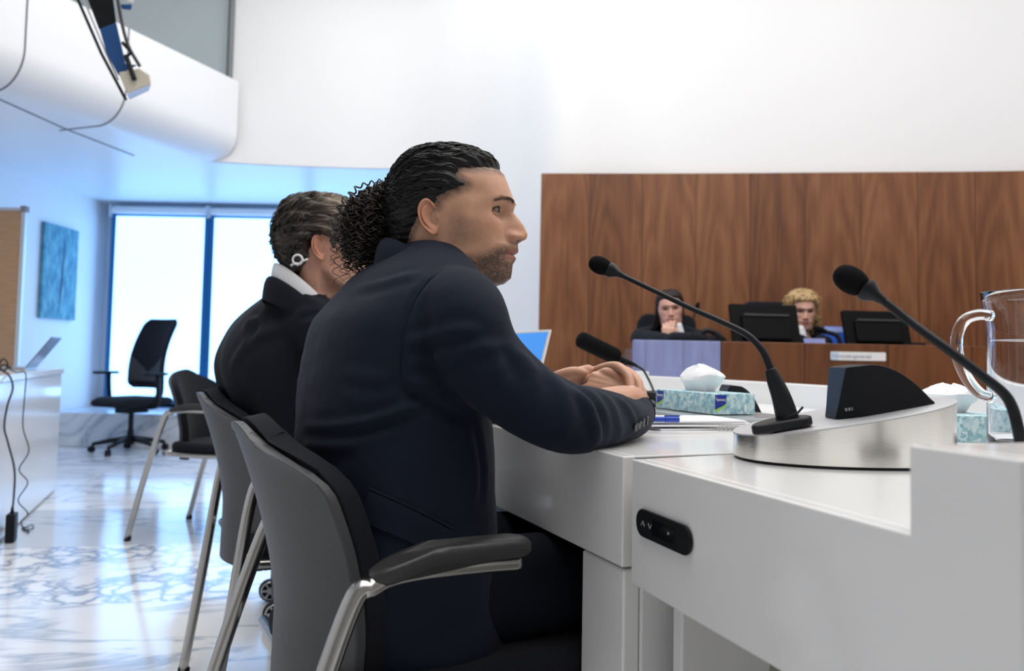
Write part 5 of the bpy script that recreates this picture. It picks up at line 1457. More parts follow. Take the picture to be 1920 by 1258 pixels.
# ================================================================== the man in front
HP = (-.17, 1.35)
A = Person('person', 'person in a navy suit in the foreground, leaning on the white desk, hands clasped', HP, math.radians(28))
EO = np.array((-.1206, 1.37, 1.1407)); YAW = math.radians(-5)
HAIRLINE = [(.150, .0930), (.104, .0935), (.085, .0925), (.062, .0885), (.040, .0870), (.0365, .0800), (.0445, .0715), (.0535, .0625), (.046, .0545), (.030, .0475), (.014, .0400), (.006, .0330),
            (.004, .022), (-.014, .020), (-.030, .0), (-.040, -.018), (-.047, -.036), (-.058, -.050), (-.12, -.060), (-.16, .0), (-.14, .16), (.05, .20), (.150, .15)]
SKIN_A = (.565, .315, .205)
Vh, Fh, Ch, xyz = build_head(SKIN_A, 1.0, 3, hairpoly=HAIRLINE, look=.06, open_=(.32, -.36))
Wh = place_head(Vh, EO, YAW)

JR = [(.40, .0, .200, .158), (.50, -.015, .203, .158), (.60, -.026, .200, .160), (.70, -.027, .196, .155), (.80, -.030, .196, .150), (.90, -.037, .199, .136), (.97, -.030, .200, .127),
      (1.02, -.012, .192, .106), (1.05, .000, .168, .092), (1.075, .010, .132, .073), (1.095, .018, .092, .056), (1.110, .024, .066, .046)]
SR, EL, CU = Vector((-.072, 1.185, .982)), Vector((.080, 1.190, .833)), Vector((.224, 1.425, .827))
SL, EL2, CU2 = A.w(.03, .185, .985), Vector((-.10, 1.70, .835)), Vector((.105, 1.585, .835))
parts = [ring_loft(A, JR)]
armR = [A.w(.02, -.11, 1.0), SR, SR.lerp(EL, .35)+Vector((-.028, -.010, -.007)), SR.lerp(EL, .72)+Vector((-.020, -.006, -.011)), EL, Vector((.122, 1.235, .829)), Vector((.172, 1.300, .824)), Vector((.208, 1.365, .8205)), CU]
radR = [.068, .066, .0635, .0570, .0535, .0505, .0415, .0350, .0345]
armL = [A.w(.02, .11, 1.0), SL, SL.lerp(EL2, .5)+Vector((-.01, .02, .01)), EL2, EL2.lerp(CU2, .5), CU2]
radL = [.070, .067, .060, .052, .047, .042]
parts += [limb(armR, radR, 24, 8, True, False), limb(armL, radL, 24, 8, True, False)]
# jacket front edge and lapel bulk
V, F = merge(parts)
JV, JF = remesh(V, F, .0055, 9, .5)
# open the cuffs a little: push the end caps in
for Cc, Ee in ((CU, Vector((.208, 1.365, .8205))), (CU2, EL2)):
    ax = np.array((Cc-Ee).normalized()); q = JV - np.array(Cc)
    along = q@ax; rad = np.linalg.norm(q - along[:, None]*ax, axis=1)
    m = (along > -.012) & (along < .03) & (rad < .031); JV[m] -= ax*(.035*sstep(.032, .022, rad[m]))[:, None]
JN = vnormals(JV, JF)
if np.einsum('ij,ij->i', JN, JV-np.array((A.H.x, A.H.y, .8))).mean() < 0: JN = -JN
hit = caster(JV, JF)
def zp(*pts): return [hit(540+x/2.42, 480+y/2.42)[0] for x, y in pts]
folds = [
 (zp((690, 70), (600, 150), (545, 260), (515, 400), (508, 520), (530, 620)), -.0042, .0045),
 (zp((520, 410), (640, 370), (780, 340), (900, 350)), .0050, .009),
 (zp((530, 500), (690, 455), (850, 420), (1000, 410)), .0055, .010),
 (zp((540, 590), (640, 575), (760, 600)), .0035, .009),
 (zp((470, 560), (580, 640), (700, 700), (850, 760)), -.0060, .010),
 (zp((60, 780), (220, 778), (380, 748), (520, 700), (640, 655)), .0070, .0075),
 (zp((70, 800), (240, 800), (400, 772), (540, 730)), -.0050, .008),
 (zp((60, 850), (200, 862), (330, 850)), .0035, .010),
 (zp((110, 1000), (180, 1012), (260, 1000)), .0045, .010),
 (zp((250, 520), (350, 560), (470, 570)), .0030, .011),
 (zp((230, 620), (350, 650), (480, 640)), .0030, .010),
 (zp((1270, 590), (1350, 660), (1395, 760), (1400, 860)), .0042, .0095),
 (zp((1310, 590), (1385, 655), (1430, 760), (1430, 850)), -.0032, .0085),
 (zp((1390, 600), (1470, 665), (1500, 760), (1490, 850)), .0026, .0105),
 (zp((1480, 630), (1550, 700), (1570, 780), (1550, 850)), .0035, .009),
 (zp((1150, 500), (1240, 600), (1270, 720), (1220, 860)), .0045, .013),
 (zp((960, 400), (1010, 480), (1010, 560)), -.0040, .010),
 (zp((1040, 420), (1110, 520), (1120, 620)), .0035, .012),
 (zp((620, 75), (500, 100), (400, 130), (290, 150)), .0030, .010),
 (zp((840, 760), (870, 860), (880, 1000), (860, 1150)), -.0035, .008),
 (zp((160, 1080), (190, 1180), (200, 1300)), .0045, .012),
]
JV = displace_folds(JV, JN, folds)
n_ = vnoise(JV, 14, 5)-.5; n2_ = vnoise(JV*np.array((1, 1, 2.2)), 26, 8)-.5
JV = JV + JN*(.0035*n_ + .0016*n2_)[:, None]
jk = A.add('suit_jacket', JV, JF, M['suit'])
hit = caster(JV, JF)
# pocket flap
flap_t = [(693, 919), (735, 938), (785, 962), (846, 994)]; flap_b = [(677, 976), (720, 994), (775, 1018), (838, 1046)]
tp, bt = cat([(x, y, 0) for x, y in flap_t], 4), cat([(x, y, 0) for x, y in flap_b], 4)
V = []; W2 = []
for i in range(7):
    for j in range(len(tp)):
        p = tp[j]*(1-i/6)+bt[j]*(i/6); a, nn = hit(p[0], p[1], .0045 - .0015*(i == 0)); V.append(a); W2.append(a - nn*.004)
nn_ = len(tp); n = 7*nn_
F = gridfaces(7, nn_) + [tuple(n+q for q in f[::-1]) for f in gridfaces(7, nn_)]
bd = [j for j in range(nn_)] + [i*nn_+nn_-1 for i in range(1, 7)] + [6*nn_+j for j in range(nn_-2, -1, -1)] + [i*nn_ for i in range(5, 0, -1)]
F += [(bd[k], bd[(k+1) % len(bd)], n+bd[(k+1) % len(bd)], n+bd[k]) for k in range(len(bd))]
fl = mesh('pocket_flap', A.rel(list(V)+list(W2)), F, M['suit'], jk); fixnormals(fl); autosmooth(fl, 40)
mb = MB(); mb.tube(A.rel([hit(p[0], p[1]-4, .002)[0] for p in tp]), .0016, 6); mb.build('pocket_welt', M['suit'], jk, smooth=True)
mb = MB(); mb.tube(A.rel([hit(540+x/2.42, 480+y/2.42, .0004)[0] for x, y in ((705, 62), (640, 105), (590, 170), (550, 250), (525, 340), (512, 440), (510, 530))]), .0011, 6); mb.build('sleeve_seam', M['suit'], jk, smooth=True)
# cuff buttons
for k, (x, y) in enumerate(((1191, 800), (1198, 796), (1205, 792), (1212, 788))):
    p, nn = hit(x, y, .0008)
    z_ = nn; x_ = z_.orthogonal().normalized(); y_ = z_.cross(x_)
    mb = MB(); mb.lathe([(.0001, 0), (.0062, 0), (.0070, .001), (.0070, .0022), (.0058, .0026), (.005, .0018), (.0001, .0018)], Vector(A.rel([p])[0]), basis(x_, y_, z_), 20)
    mb.build('cuff_button', M['button'], jk, deg=40)
# sleeve cuff edges (turned hem)
for Cc, Ee, nm in ((CU, Vector((.208, 1.365, .8205)), 'sleeve_hem'), (CU2, EL2, 'sleeve_hem')):
    ax = (Cc-Ee).normalized(); x_ = ax.orthogonal().normalized(); y_ = ax.cross(x_)
    r = .0345 if Cc is CU else .042
    P = [Cc - ax*.003 + (x_*math.cos(a)+y_*math.sin(a))*r*.975 for a in np.linspace(0, 2*PI, 33)]
    mb = MB(); mb.tube(A.rel(P), .0012, 6, False); mb.build(nm, M['suit'], jk, smooth=True)
# jacket collar and shirt collar round the neck
def collar(P_, name, m, parent, cx, rx, ry, z_back, z_front, height, flare, th, a0, a1, fold=True, k=48):
    """band round the neck from angle a0 to a1 (0 = front), leaning outwards; folded over when fold"""
    V = []
    prof = [(0, -.012, 0), (0.0, .5, 0), (.002, 1.0, 0)]
    if fold: prof += [(.35, 1.06, 1), (.8, .85, 1), (1.0, -.15, 1)]
    A_ = np.linspace(a0, a1, k)
    for a in A_:
        ca, sa = math.cos(a), math.sin(a)
        zt = z_back + (z_front-z_back)*(.5+.5*ca)**1.1
        for fl_, hh, out in prof:
            off = flare*fl_ + (th if out else 0)
            V.append((cx[0]+(rx+off)*ca*math.cos(P_[0])-(ry+off)*sa*math.sin(P_[0]), cx[1]+(rx+off)*ca*math.sin(P_[0])+(ry+off)*sa*math.cos(P_[0]), zt - height*(1-hh)))
    F = gridfaces(k, len(prof))
    o = mesh(name, V, F, m, parent); fixnormals(o)
    s = o.modifiers.new('solid', 'SOLIDIFY'); s.thickness = .0022; s.offset = 0
    s2 = o.modifiers.new('sub', 'SUBSURF'); s2.levels = 1; s2.render_levels = 1
    return o
cc = (-.150-A.H.x, 1.366-A.H.y)
collar((math.radians(14),), 'jacket_collar', M['suit'], jk, cc, .060, .060, 1.117, 1.020, .046, .026, .0035, .5, 2*PI-.5)
collar((math.radians(14),), 'shirt_collar', M['shirt'], A.root, cc, .0590, .0590, 1.1125, 1.050, .05, .006, .0016, .25, 2*PI-.25, fold=False)
# lapel rolling down the chest
for sgn in (-1, 1):
    pts = []
    for t in np.linspace(0, 1, 14):
        z = 1.045 - .33*t; f0 = np.interp(z, [r[0] for r in JR], [r[1]+r[3] for r in JR])
        wl = .030 + .034*math.sin(PI*min(1, t*1.15))
        l0 = sgn*(.062*(1-t)**1.1 + .006)
        pts.append((A.w(f0+.004, l0, z), A.w(f0-.004-.03*(l0+sgn*wl)**2/.02, l0+sgn*wl, z+.012)))
    V = [p for pr in pts for p in (pr[0], pr[0].lerp(pr[1], .5)+Vector((A.f.x, A.f.y, 0))*.006, pr[1])]
    o = mesh('lapel', A.rel(V), gridfaces(14, 3), M['suit'], jk); s = o.modifiers.new('solid', 'SOLIDIFY'); s.thickness = .004; fixnormals(o)
mb = MB(); p = A.w(.118, -.004, .70); mb.lathe([(.0001, 0), (.0095, 0), (.010, .002), (.008, .0035), (.0001, .003)], Vector(A.rel([p])[0]), basis(Vector((-A.f.y, A.f.x, 0)), Vector((0, 0, 1)), Vector((A.f.x, A.f.y, 0))), 20); mb.build('front_button', M['button'], jk, deg=40)
p = A.w(.128, -.02, .645); mb = MB(); mb.lathe([(.0001, 0), (.006, 0), (.0062, .0015), (.0001, .002)], Vector(A.rel([p])[0]), basis(Vector((-A.f.y, A.f.x, 0)), Vector((0, 0, 1)), Vector((A.f.x, A.f.y, 0))), 16); mb.build('shirt_button', M['shirt'], A.root, deg=40)

# ---------------------------------------------------------------- body: head, neck, trunk, arms, hands in one mesh
core = ring_loft(A, [(z, f, w*.86, d*.84) for z, f, w, d in JR[:-2]] + [(1.085, .042, .085, .062), (1.10, .048, .055, .05)], k=36)
wr, wl_ = Vector((.222, 1.432, .845)), Vector((.072, 1.565, .864))
handR = hand_parts(wr, Vector((-.078, .050, .014)), Vector((.10, -.92, .30)), [(.75, .95, .6), (.80, 1.0, .6), (.82, 1.0, .6), (.82, 1.0, .6)], .1, 1.02,
                   thumb=[(.014, .022, -.002), (.042, .038, .004), (.068, .043, .003), (.088, .038, -.006)], side=1)
handL = hand_parts(wl_, Vector((.088, -.022, .018)), Vector((.05, .55, .83)), [(.42, .95, .75)]*4, .25, 1.0,
                   thumb=[(.012, .022, -.004), (.040, .036, -.004), (.064, .040, -.004), (.084, .034, -.008)], side=1)
# the left fingers close over the back of the right hand, tips pointing down
fL = [[(.142, 1.535, .882), (.162, 1.518, .898), (.192, 1.472, .908), (.209, 1.424, .893), (.211, 1.398, .866)],
      [(.146, 1.545, .876), (.172, 1.533, .893), (.211, 1.490, .900), (.2295, 1.445, .882), (.231, 1.418, .856)],
      [(.150, 1.555, .866), (.178, 1.545, .880), (.222, 1.506, .882), (.241, 1.468, .862), (.240, 1.444, .838)],
      [(.150, 1.562, .858), (.178, 1.556, .868), (.226, 1.524, .866), (.246, 1.492, .848), (.246, 1.472, .828)]]
handL[7:11] = [limb([Vector(q) for q in P], [.0094, .0094, .0090, .0083, .0072], 14, 6) for P in fL]
HVF = []
for hp, wp_, el in ((handR, wr, EL), (handL, wl_, EL2)):
    fore = limb([el.lerp(wp_, .45), el.lerp(wp_, .8)+Vector((0, 0, .003)), wp_, wp_ + (Vector(hp[0][0][40]) - wp_)*.1], [.034, .030, .027, .026], 18, 6)
    hv, hf = remesh(*merge(hp + [fore]), .0021, 5, .5); HVF.append((hv, hf))
upper = remesh(*merge([core, limb([A.w(.02, -.10, .99), SR] + armR[2:8], [.05, .050, .044, .040, .038, .035, .030, .026], 16, 5), limb([A.w(.02, .10, .99), SL, SL.lerp(EL2, .6), EL2, EL2.lerp(wl_, .5)], [.05, .052, .045, .040, .035], 16, 5)]), .010, 4, .5)
BV, BF = merge([(Wh, Fh), upper] + HVF)
BC = [Ch, np.tile(np.array(SKIN_A), (len(upper[0]), 1))]
for hv, hf in HVF:
    nn1 = vnoise(hv, 70, 9); nn2 = vnoise(hv, 300, 4)
    c = np.array((.50, .275, .185))[None]*(1+.14*(nn1-.5)+.06*(nn2-.5))[:, None]; BC.append(c)
bodyA = A.add('body', BV, BF, M['skin'], cols=np.vstack(BC))
# nails on the visible fingertips
def nail(tip, nrm2, d, parent, P_):
    z_ = Vector(nrm2).normalized(); y_ = (Vector(d) - z_*Vector(d).dot(z_)).normalized(); x_ = y_.cross(z_)
    V = []
    for i in range(5):
        for j in range(7):
            u = -1+2*j/6; v = -1+2*i/4
            V.append(Vector(tip) + x_*.0048*u*(1-.15*max(0, v)**2) + y_*.0058*v + z_*(.0012*(1-u*u)))
    o = mesh('fingernail', P_.rel(V), gridfaces(5, 7), mat('fingernail', (.62, .40, .33), .25), parent); o.modifiers.new('s', 'SOLIDIFY').thickness = .0008
    return o

for P in fL[:2]:
    tp0, tp1 = Vector(P[3]), Vector(P[4]); d_ = (tp1-tp0).normalized(); nn_ = Vector((.12, -1, .15)); nn_ = (nn_ - d_*nn_.dot(d_)).normalized()
    nail(tp1 + nn_*.0072 + d_*.001, nn_, d_, bodyA, A)

# trousers and shoes
tro_p = []
for sg in (-1, 1):
    hip, kn = A.w(.02, .085*sg, .535), A.w(.44, .105*sg, .535); an = A.w(.43, .10*sg, .10)
    tro_p.append(limb([hip, A.w(.22, .098*sg, .540), kn], [.094, .084, .068], 20, 6)); tro_p.append(limb([kn, A.w(.45, .10*sg, .32), an], [.068, .060, .052], 18, 6))
tro_p.append(ring_loft(A, [(.462, .03, .17, .13), (.52, .02, .178, .13), (.60, .0, .172, .12), (.66, -.01, .165, .11)], k=32))
TV, TF = remesh(*merge(tro_p), .009, 5, .5)
tn = vnoise(TV, 16, 3)-.5; TV = TV + vnormals(TV, TF)*(.004*tn)[:, None]
A.add('trousers', TV, TF, M['trouser'])
for sg in (-1, 1):
    an = A.w(.43, .10*sg, .10)
    P = [A.w(.39, .10*sg, .045), A.w(.46, .10*sg, .048), A.w(.56, .105*sg, .036), A.w(.645, .108*sg, .030)]
    V, F = limb(P, [.040, .043, .042, .028], 18, 6); V = np.array(V); V[:, 2] = np.maximum(V[:, 2], .002)
    v2, f2 = limb([A.w(.415, .10*sg, .05), A.w(.425, .10*sg, .115)], [.042, .044], 16, 3, True, False)
    A.add('shoe', *merge([(V, F), (v2, f2)]), M['shoe'])

# ---------------------------------------------------------------- hair
TIE = np.array((-.104, 0, .052))
def ridgeA(G):
    d = G-TIE; a = np.arctan2(d[:, 1], d[:, 2]+.02); r = np.linalg.norm(d, axis=1)
    w = np.sin(34*a + 5*np.sin(38*r) + 9*vnoise(G, 18, 2)) ; w2 = np.sin(75*a - 4*np.sin(70*r) + 6*vnoise(G, 30, 4))
    return .0016*w + .0008*w2
def thickA(G):
    t = .0065 + .0035*sstep(.08, .125, G[:, 2])
    return t*(1-.65*sstep(.060, .035, G[:, 2])*sstep(-.03, .02, G[:, 0]))
SV, SF, SN, sdA = shell_hair(xyz, HAIRLINE, thickA, ridgeA, rows=150)
shell = SV.copy()
hairA = A.add('hair', place_head(SV, EO, YAW), SF, M['hair_dark'])
fixnormals(hairA)
# combed-back locks: strands running over the scalp to the tie
nrA, ntA = xyz[0].shape
Gs = np.stack(xyz, 2).reshape(-1, 3)
r_ = np.random.default_rng(5)
cand = np.where((sdA[:150*ntA] > .003) & (SV[:, 2] > -.03))[0]
starts = r_.choice(cand, 620)
from mathutils.kdtree import KDTree
kd = KDTree(len(SV)); [kd.insert(Vector(v), i) for i, v in enumerate(SV)]; kd.balance()
K = 26; Pst = np.zeros((len(starts), K, 3))
for s_, i0 in enumerate(starts):
    p = SV[i0].copy(); ph = r_.uniform(0, 6.28); am = r_.uniform(.001, .0036); fq = r_.uniform(1.2, 2.6)
    tie = TIE + np.array((0.0, r_.uniform(-.022, .022), r_.uniform(-.022, .026)))
    Lp = np.linalg.norm(tie-p); step = min(Lp*1.18, r_.uniform(.05, .13))/(K-1)
    lift = r_.uniform(-.0006, .0022)
    for k in range(K):
        co, idx, dist = kd.find(Vector(p)); nn = SN[idx]
        side = np.cross(nn, tie-p); side /= np.linalg.norm(side)+1e-9
        wob = am*math.sin(ph+fq*6.28*k/(K-1)*1.6)
        Pst[s_, k] = np.array(co) + nn*(lift + .0010*math.sin(ph*2+5*k/(K-1)*fq)) + side*wob
        d = tie-p; d -= nn*np.dot(d, nn)*.9; d /= np.linalg.norm(d)+1e-9
        p = np.array(co)*.7 + p*.3 + d*step
tp_ = np.sin(np.linspace(.12, PI-.05, K))[None]**.5
strands('hair_locks', A.rel(place_head(Pst.reshape(-1, 3), EO, YAW)).reshape(Pst.shape), (r_.uniform(.0007, .0015, (len(starts), 1))*tp_), M['hair_dark'], A.root)
# curly ponytail
def curls(n, seed, spine, radii, yspread, length, hr, pitch, tr, origin_sp=.03, drop=.6):
    r = np.random.default_rng(seed); K = 84; out = np.zeros((n, K, 3)); rad = np.zeros((n, K))
    sp = cat(spine, 12); rr = np.interp(np.linspace(0, 1, len(sp)), np.linspace(0, 1, len(radii)), radii)
    for i in range(n):
        t0 = r.uniform(0, .35); t1 = min(1, t0 + r.uniform(*length)); a = r.uniform(0, 2*PI); ro = r.uniform(.25, 1.0)**.5
        t = np.linspace(t0, t1, K); idx = t*(len(sp)-1); ii = np.clip(idx.astype(int), 0, len(sp)-2); fr_ = (idx-ii)[:, None]
        c = sp[ii]*(1-fr_)+sp[ii+1]*fr_; R_ = np.interp(t, np.linspace(0, 1, len(rr)), rr)
        grow = sstep(0, .35, np.linspace(0, 1, K))
        da = r.normal(0, .5)
        aa = a + da*np.linspace(0, 1, K)
        base = c + np.stack([np.cos(aa)*R_*ro*grow, np.sin(aa)*R_*ro*grow*yspread, 0*aa], 1)
        base[:, 2] += r.normal(0, .008)
        # helix round the base path
        T = np.gradient(base, axis=0); ds = np.linalg.norm(T, axis=1); T /= ds[:, None]+1e-9
        s = np.cumsum(ds); U = np.cross(T, (.3, .9, .2)); U /= np.linalg.norm(U, axis=1)[:, None]+1e-9; Wv = np.cross(T, U)
        p_ = r.uniform(*pitch); h = r.uniform(*hr); ph = r.uniform(0, 6.28); hand = r.choice((-1, 1))
        ang = hand*(s/p_*2*PI)+ph; am = h*sstep(0, .2, np.linspace(0, 1, K))*(1+.3*np.sin(s*90+ph))
        out[i] = base + U*(np.cos(ang)*am)[:, None] + Wv*(np.sin(ang)*am)[:, None]
        rad[i] = r.uniform(*tr)*np.sqrt(np.sin(np.linspace(.25, PI-.12, K)))
    return out, rad
spine = [(-.088, 0, .066), (-.106, 0, .060), (-.124, 0, .036), (-.133, 0, .004), (-.138, 0, -.030), (-.143, 0, -.066), (-.148, 0, -.100)]
P1, R1 = curls(300, 21, spine, [.018, .036, .046, .047, .041, .032, .022], 1.0, (.35, .62), (.0042, .0075), (.012, .019), (.0008, .0017))
P2, R2 = curls(62, 33, [(p[0]-.012, p[1], p[2]-.004) for p in spine], [.02, .042, .054, .055, .052, .046, .036], 1.0, (.5, .8), (.005, .0085), (.014, .021), (.0006, .0010))
Pc = np.vstack([P1, P2]); Rc = np.vstack([R1, R2])
strands('curly_ponytail', A.rel(place_head(Pc.reshape(-1, 3), EO, YAW)).reshape(Pc.shape), Rc, M['hair_curl'], A.root, n=5)
V, F = limb([np.array(p)+np.array((.006, 0, -.008)) for p in spine[:5]], [.012, .024, .030, .030, .022], 24, 6)
V = np.array(V); V = V + vnormals(V, F)*(.008*(vnoise(V, 90, 3)-.5))[:, None]
A.add('ponytail_core', place_head(V, EO, YAW), F, M['hair_dark'])
# eyebrow hairs
eb = []
for sd in (-1, 1):
    for i in range(90):
        yy = r_.uniform(.013, .050); zb_ = .0435 + .0030*math.exp(-((yy-.034)/.014)**2) - .003*float(sstep(.04, .052, yy)) + r_.normal(0, .0017)
        co, idx, dist = kd.find(Vector((.115-.35*(yy-.012)**1.2, yy*sd, zb_)))
        col_ = np.where((np.abs(Gs[:, 1]-yy*sd) < .004) & (np.abs(Gs[:, 2]-zb_) < .003) & (Gs[:, 0] > .05))[0]
        if not len(col_): continue
        b_ = Gs[col_[np.argmin(np.abs(Gs[col_, 1]-yy*sd)+np.abs(Gs[col_, 2]-zb_))]]
        dirv = np.array((-.25-.9*(yy-.012)/.04*.5, sd*(.7), .45-.9*(yy-.013)/.037)); dirv /= np.linalg.norm(dirv)
        eb.append([b_ + dirv*.0075*t + np.array((.0006+.0006*math.sin(PI*t), sd*.0004, 0)) for t in np.linspace(0, 1, 6)])
eb = np.array(eb)
strands('eyebrow_hair', A.rel(place_head(eb.reshape(-1, 3), EO, YAW)).reshape(eb.shape), .00034*np.array((1, 1, .9, .8, .6, .3))[None], M['hair_dark'], A.root, n=3)
# ================================================================== man with grey hair, second chair
B = Person('person', 'person in a black robe and white collar, seated behind the navy-suited person', (-.585, 2.20), math.radians(27))
EB = np.array((-.497, 2.05, 1.178)); YB_ = math.radians(17)
HL_B = [(.150, .088), (.100, .088), (.080, .086), (.062, .076), (.066, .060), (.050, .048), (.040, .030), (.034, .006), (.022, -.012), (.016, .004), (.014, .030), (-.004, .036), (-.022, .024), (-.030, .0), (-.034, -.025), (-.044, -.045), (-.06, -.072), (-.13, -.088), (-.17, .0), (-.14, .17), (.05, .21), (.150, .15)]
Vh, Fh, Ch, xyzB = build_head((.56, .30, .215), 0.25, 13, hairpoly=None, nr=150, nt=160, stub=(.22, .16, .13), ear_sc=1.06)
def ridgeB(G):
    a = np.arctan2(G[:, 1], G[:, 2]-.02); w = np.sin(22*a + 60*G[:, 0] + 8*vnoise(G, 22, 6)); return .0032*w + .0018*np.sin(60*a+30*G[:, 0]+9*vnoise(G, 40, 7))
def thickB(G): return .015 + .006*sstep(.06, .12, G[:, 2]) + .010*sstep(-.02, -.09, G[:, 0])*sstep(-.03, .03, G[:, 2]) - .012*sstep(.03, .0, G[:, 2])*sstep(-.02, .01, G[:, 0])
SV, SF, SN, sdB = shell_hair(xyzB, HL_B, thickB, ridgeB, rows=128)
def colB(P):
    k = sstep(-.03, .07, P[:, 0] + .4*(P[:, 2]-.06)) ; n = vnoise(P, 55, 3)
    k = np.clip(k*.8 + .5*(n-.5), 0, 1); side = sstep(.03, -.01, P[:, 2])*sstep(.0, .03, P[:, 0])
    c = np.array((.024, .018, .016))[None]*(1-k[:, None]) + np.array((.27, .21, .155))[None]*k[:, None]
    return c*(1-side[:, None]) + np.array((.24, .22, .20))[None]*side[:, None]
hb = B.add('hair', place_head(SV, EB, YB_), SF, M['hair_grey'], cols=colB(SV)); fixnormals(hb)
r_ = np.random.default_rng(8); K = 24
kd = KDTree(len(SV)); [kd.insert(Vector(v), i) for i, v in enumerate(SV)]; kd.balance()
cand = np.where((sdB[:len(SV)] > .004) & ~((SV[:, 2] < .035) & (SV[:, 0] > -.01)))[0]; starts = r_.choice(cand, 560); Pst = np.zeros((len(starts), K, 3))
for s_, i0 in enumerate(starts):
    p = SV[i0].copy(); ph = r_.uniform(0, 6.28); am = r_.uniform(.002, .006); step = r_.uniform(.05, .10)/(K-1); lift = r_.uniform(-.001, .003); flip = r_.uniform(0, .010)*(p[2] < .0)
    for k in range(K):
        co, idx, dist = kd.find(Vector(p)); nn = SN[idx]
        d = np.array((-.9, 0.10*np.sign(p[1]), -.15 - 1.1*sstep(.02, -.08, p[0])))
        d -= nn*np.dot(d, nn)*.95; d /= np.linalg.norm(d)+1e-9
        side = np.cross(nn, d); t = k/(K-1)
        Pst[s_, k] = np.array(co) + nn*(lift + flip*t*t + .0015*math.sin(ph+6*t)) + side*am*math.sin(ph+6.5*t)
        p = np.array(co)*.7 + p*.3 + d*step
tp_ = np.sin(np.linspace(.15, PI-.1, K))[None]**.5
cl_ = colB(Pst.reshape(-1, 3)).reshape(Pst.shape)*r_.uniform(.7, 1.5, (len(starts), 1, 1))
strands('hair_locks', B.rel(place_head(Pst.reshape(-1, 3), EB, YB_)).reshape(Pst.shape), r_.uniform(.0009, .0018, (len(starts), 1))*tp_, M['hair_grey'], B.root, cols=cl_)
RB = [(.40, .05, .23, .19), (.50, .04, .23, .17), (.60, .02, .228, .155), (.70, -.005, .228, .150), (.78, -.028, .230, .152), (.84, -.050, .233, .158), (.90, -.060, .235, .156), (.97, -.050, .232, .140),
      (1.03, -.030, .216, .116), (1.07, -.008, .172, .092), (1.095, .008, .126, .072), (1.112, .018, .092, .058), (1.125, .022, .070, .050)]
S1, E1, C1 = B.w(-.015, -.205, 1.0), Vector((-.30, 2.02, .86)), Vector((-.13, 2.30, .845))
S2, E2, C2 = B.w(-.005, .205, 1.02), Vector((-.46, 2.62, .86)), Vector((-.22, 2.50, .845))
V, F = merge([ring_loft(B, RB), limb([B.w(-.01, -.1, 1.03), S1, S1.lerp(E1, .5)+Vector((-.01, -.01, .01)), E1, E1.lerp(C1, .6), C1], [.075, .073, .078, .075, .070, .075], 22, 7, True, False),
              limb([B.w(-.01, .1, 1.03), S2, S2.lerp(E2, .5), E2, E2.lerp(C2, .6), C2], [.075, .073, .078, .075, .070, .075], 22, 7, True, False)])
RV, RF = remesh(V, F, .008, 8, .5); RN = vnormals(RV, RF)
if np.einsum('ij,ij->i', RN, RV-np.array((B.H.x, B.H.y, .8))).mean() < 0: RN = -RN
a_ = np.arctan2(RV[:, 1]-B.H.y, RV[:, 0]-B.H.x)
RV = RV + RN*(.006*np.sin(9*a_+4*vnoise(RV, 5, 2))*sstep(1.0, .75, RV[:, 2]) + .006*(vnoise(RV*np.array((1, 1, .5)), 18, 4)-.5))[:, None]
hitB = caster(RV, RF)
RV = displace_folds(RV, RN, [([hitB(x, y)[0] for x, y in q], am, sg) for q, am, sg in (
    (((452, 622), (500, 585), (560, 560)), .006, .014), (((470, 650), (480, 600), (500, 560)), -.006, .012), (((520, 545), (570, 555), (610, 575)), .005, .012), (((430, 700), (470, 640), (540, 610)), .005, .015), (((560, 600), (590, 590), (612, 600)), -.005, .010))])
rb = B.add('robe', RV, RF, M['robe'])
ccB = (-.540-B.H.x, 2.045-B.H.y)
def collarB(name, m, parent, rx, zb, zf, h, fl, fold, a0):
    return collar((math.radians(24),), name, m, parent, ccB, rx, rx*.93, zb, zf, h, fl, .004, a0, 2*PI-a0, fold=fold)
collarB('robe_collar', M['robe'], rb, .074, 1.112, .990, .055, .022, True, .5)
sc_ = collarB('shirt_collar', M['shirt'], B.root, .065, 1.146, 1.030, .075, .012, True, .22)
# white cord loop of the neck band, tied at the nape
bw = at(557, 489, 1.915); 
def lp_(cx, cy, rx, ry, a0, a1, n=18): return [at(cx+rx*math.cos(a), cy+ry*math.sin(a), 1.915) for a in np.linspace(a0, a1, n)]
P = [at(577, 486, 1.915), at(567, 490, 1.915), at(558, 497, 1.915)] + lp_(558, 487, 9, 9, 1.6, 1.6+2*PI*.92) + [at(553, 494, 1.918), at(545, 498, 1.92)]
mb = MB(); mb.tube(B.rel(cat(P, 4)), .0027, 8); mb.build('neck_band_cord', M['shirt'], B.root, smooth=True, label='white cord loop at the nape')
core = ring_loft(B, [(z, f, w*.8, d*.75) for z, f, w, d in RB[:-1]], k=36)
bodyparts = [core, limb([B.w(0, -.1, 1.02), S1, E1, C1], [.05, .05, .042, .034], 14, 5), limb([B.w(0, .1, 1.02), S2, E2, C2], [.05, .05, .042, .034], 14, 5)]
up = remesh(*merge(bodyparts), .012, 3, .5)
h1 = remesh(*merge(hand_parts(C1, Vector((.15, .10, -.06)), (0, 0, 1), [(.2, .3, .2)]*4, .2, side=1) + [limb([E1.lerp(C1, .7), C1, C1+Vector((.02, .013, -.008))], [.034, .028, .027], 14, 4)]), .003, 4, .5)
h2 = remesh(*merge(hand_parts(C2, Vector((.16, .04, -.06)), (0, 0, 1), [(.2, .3, .2)]*4, .2, side=-1) + [limb([E2.lerp(C2, .7), C2, C2+Vector((.025, .005, -.009))], [.034, .028, .027], 14, 4)]), .003, 4, .5)
BV, BF = merge([(place_head(Vh, EB, YB_), Fh), up, h1, h2])
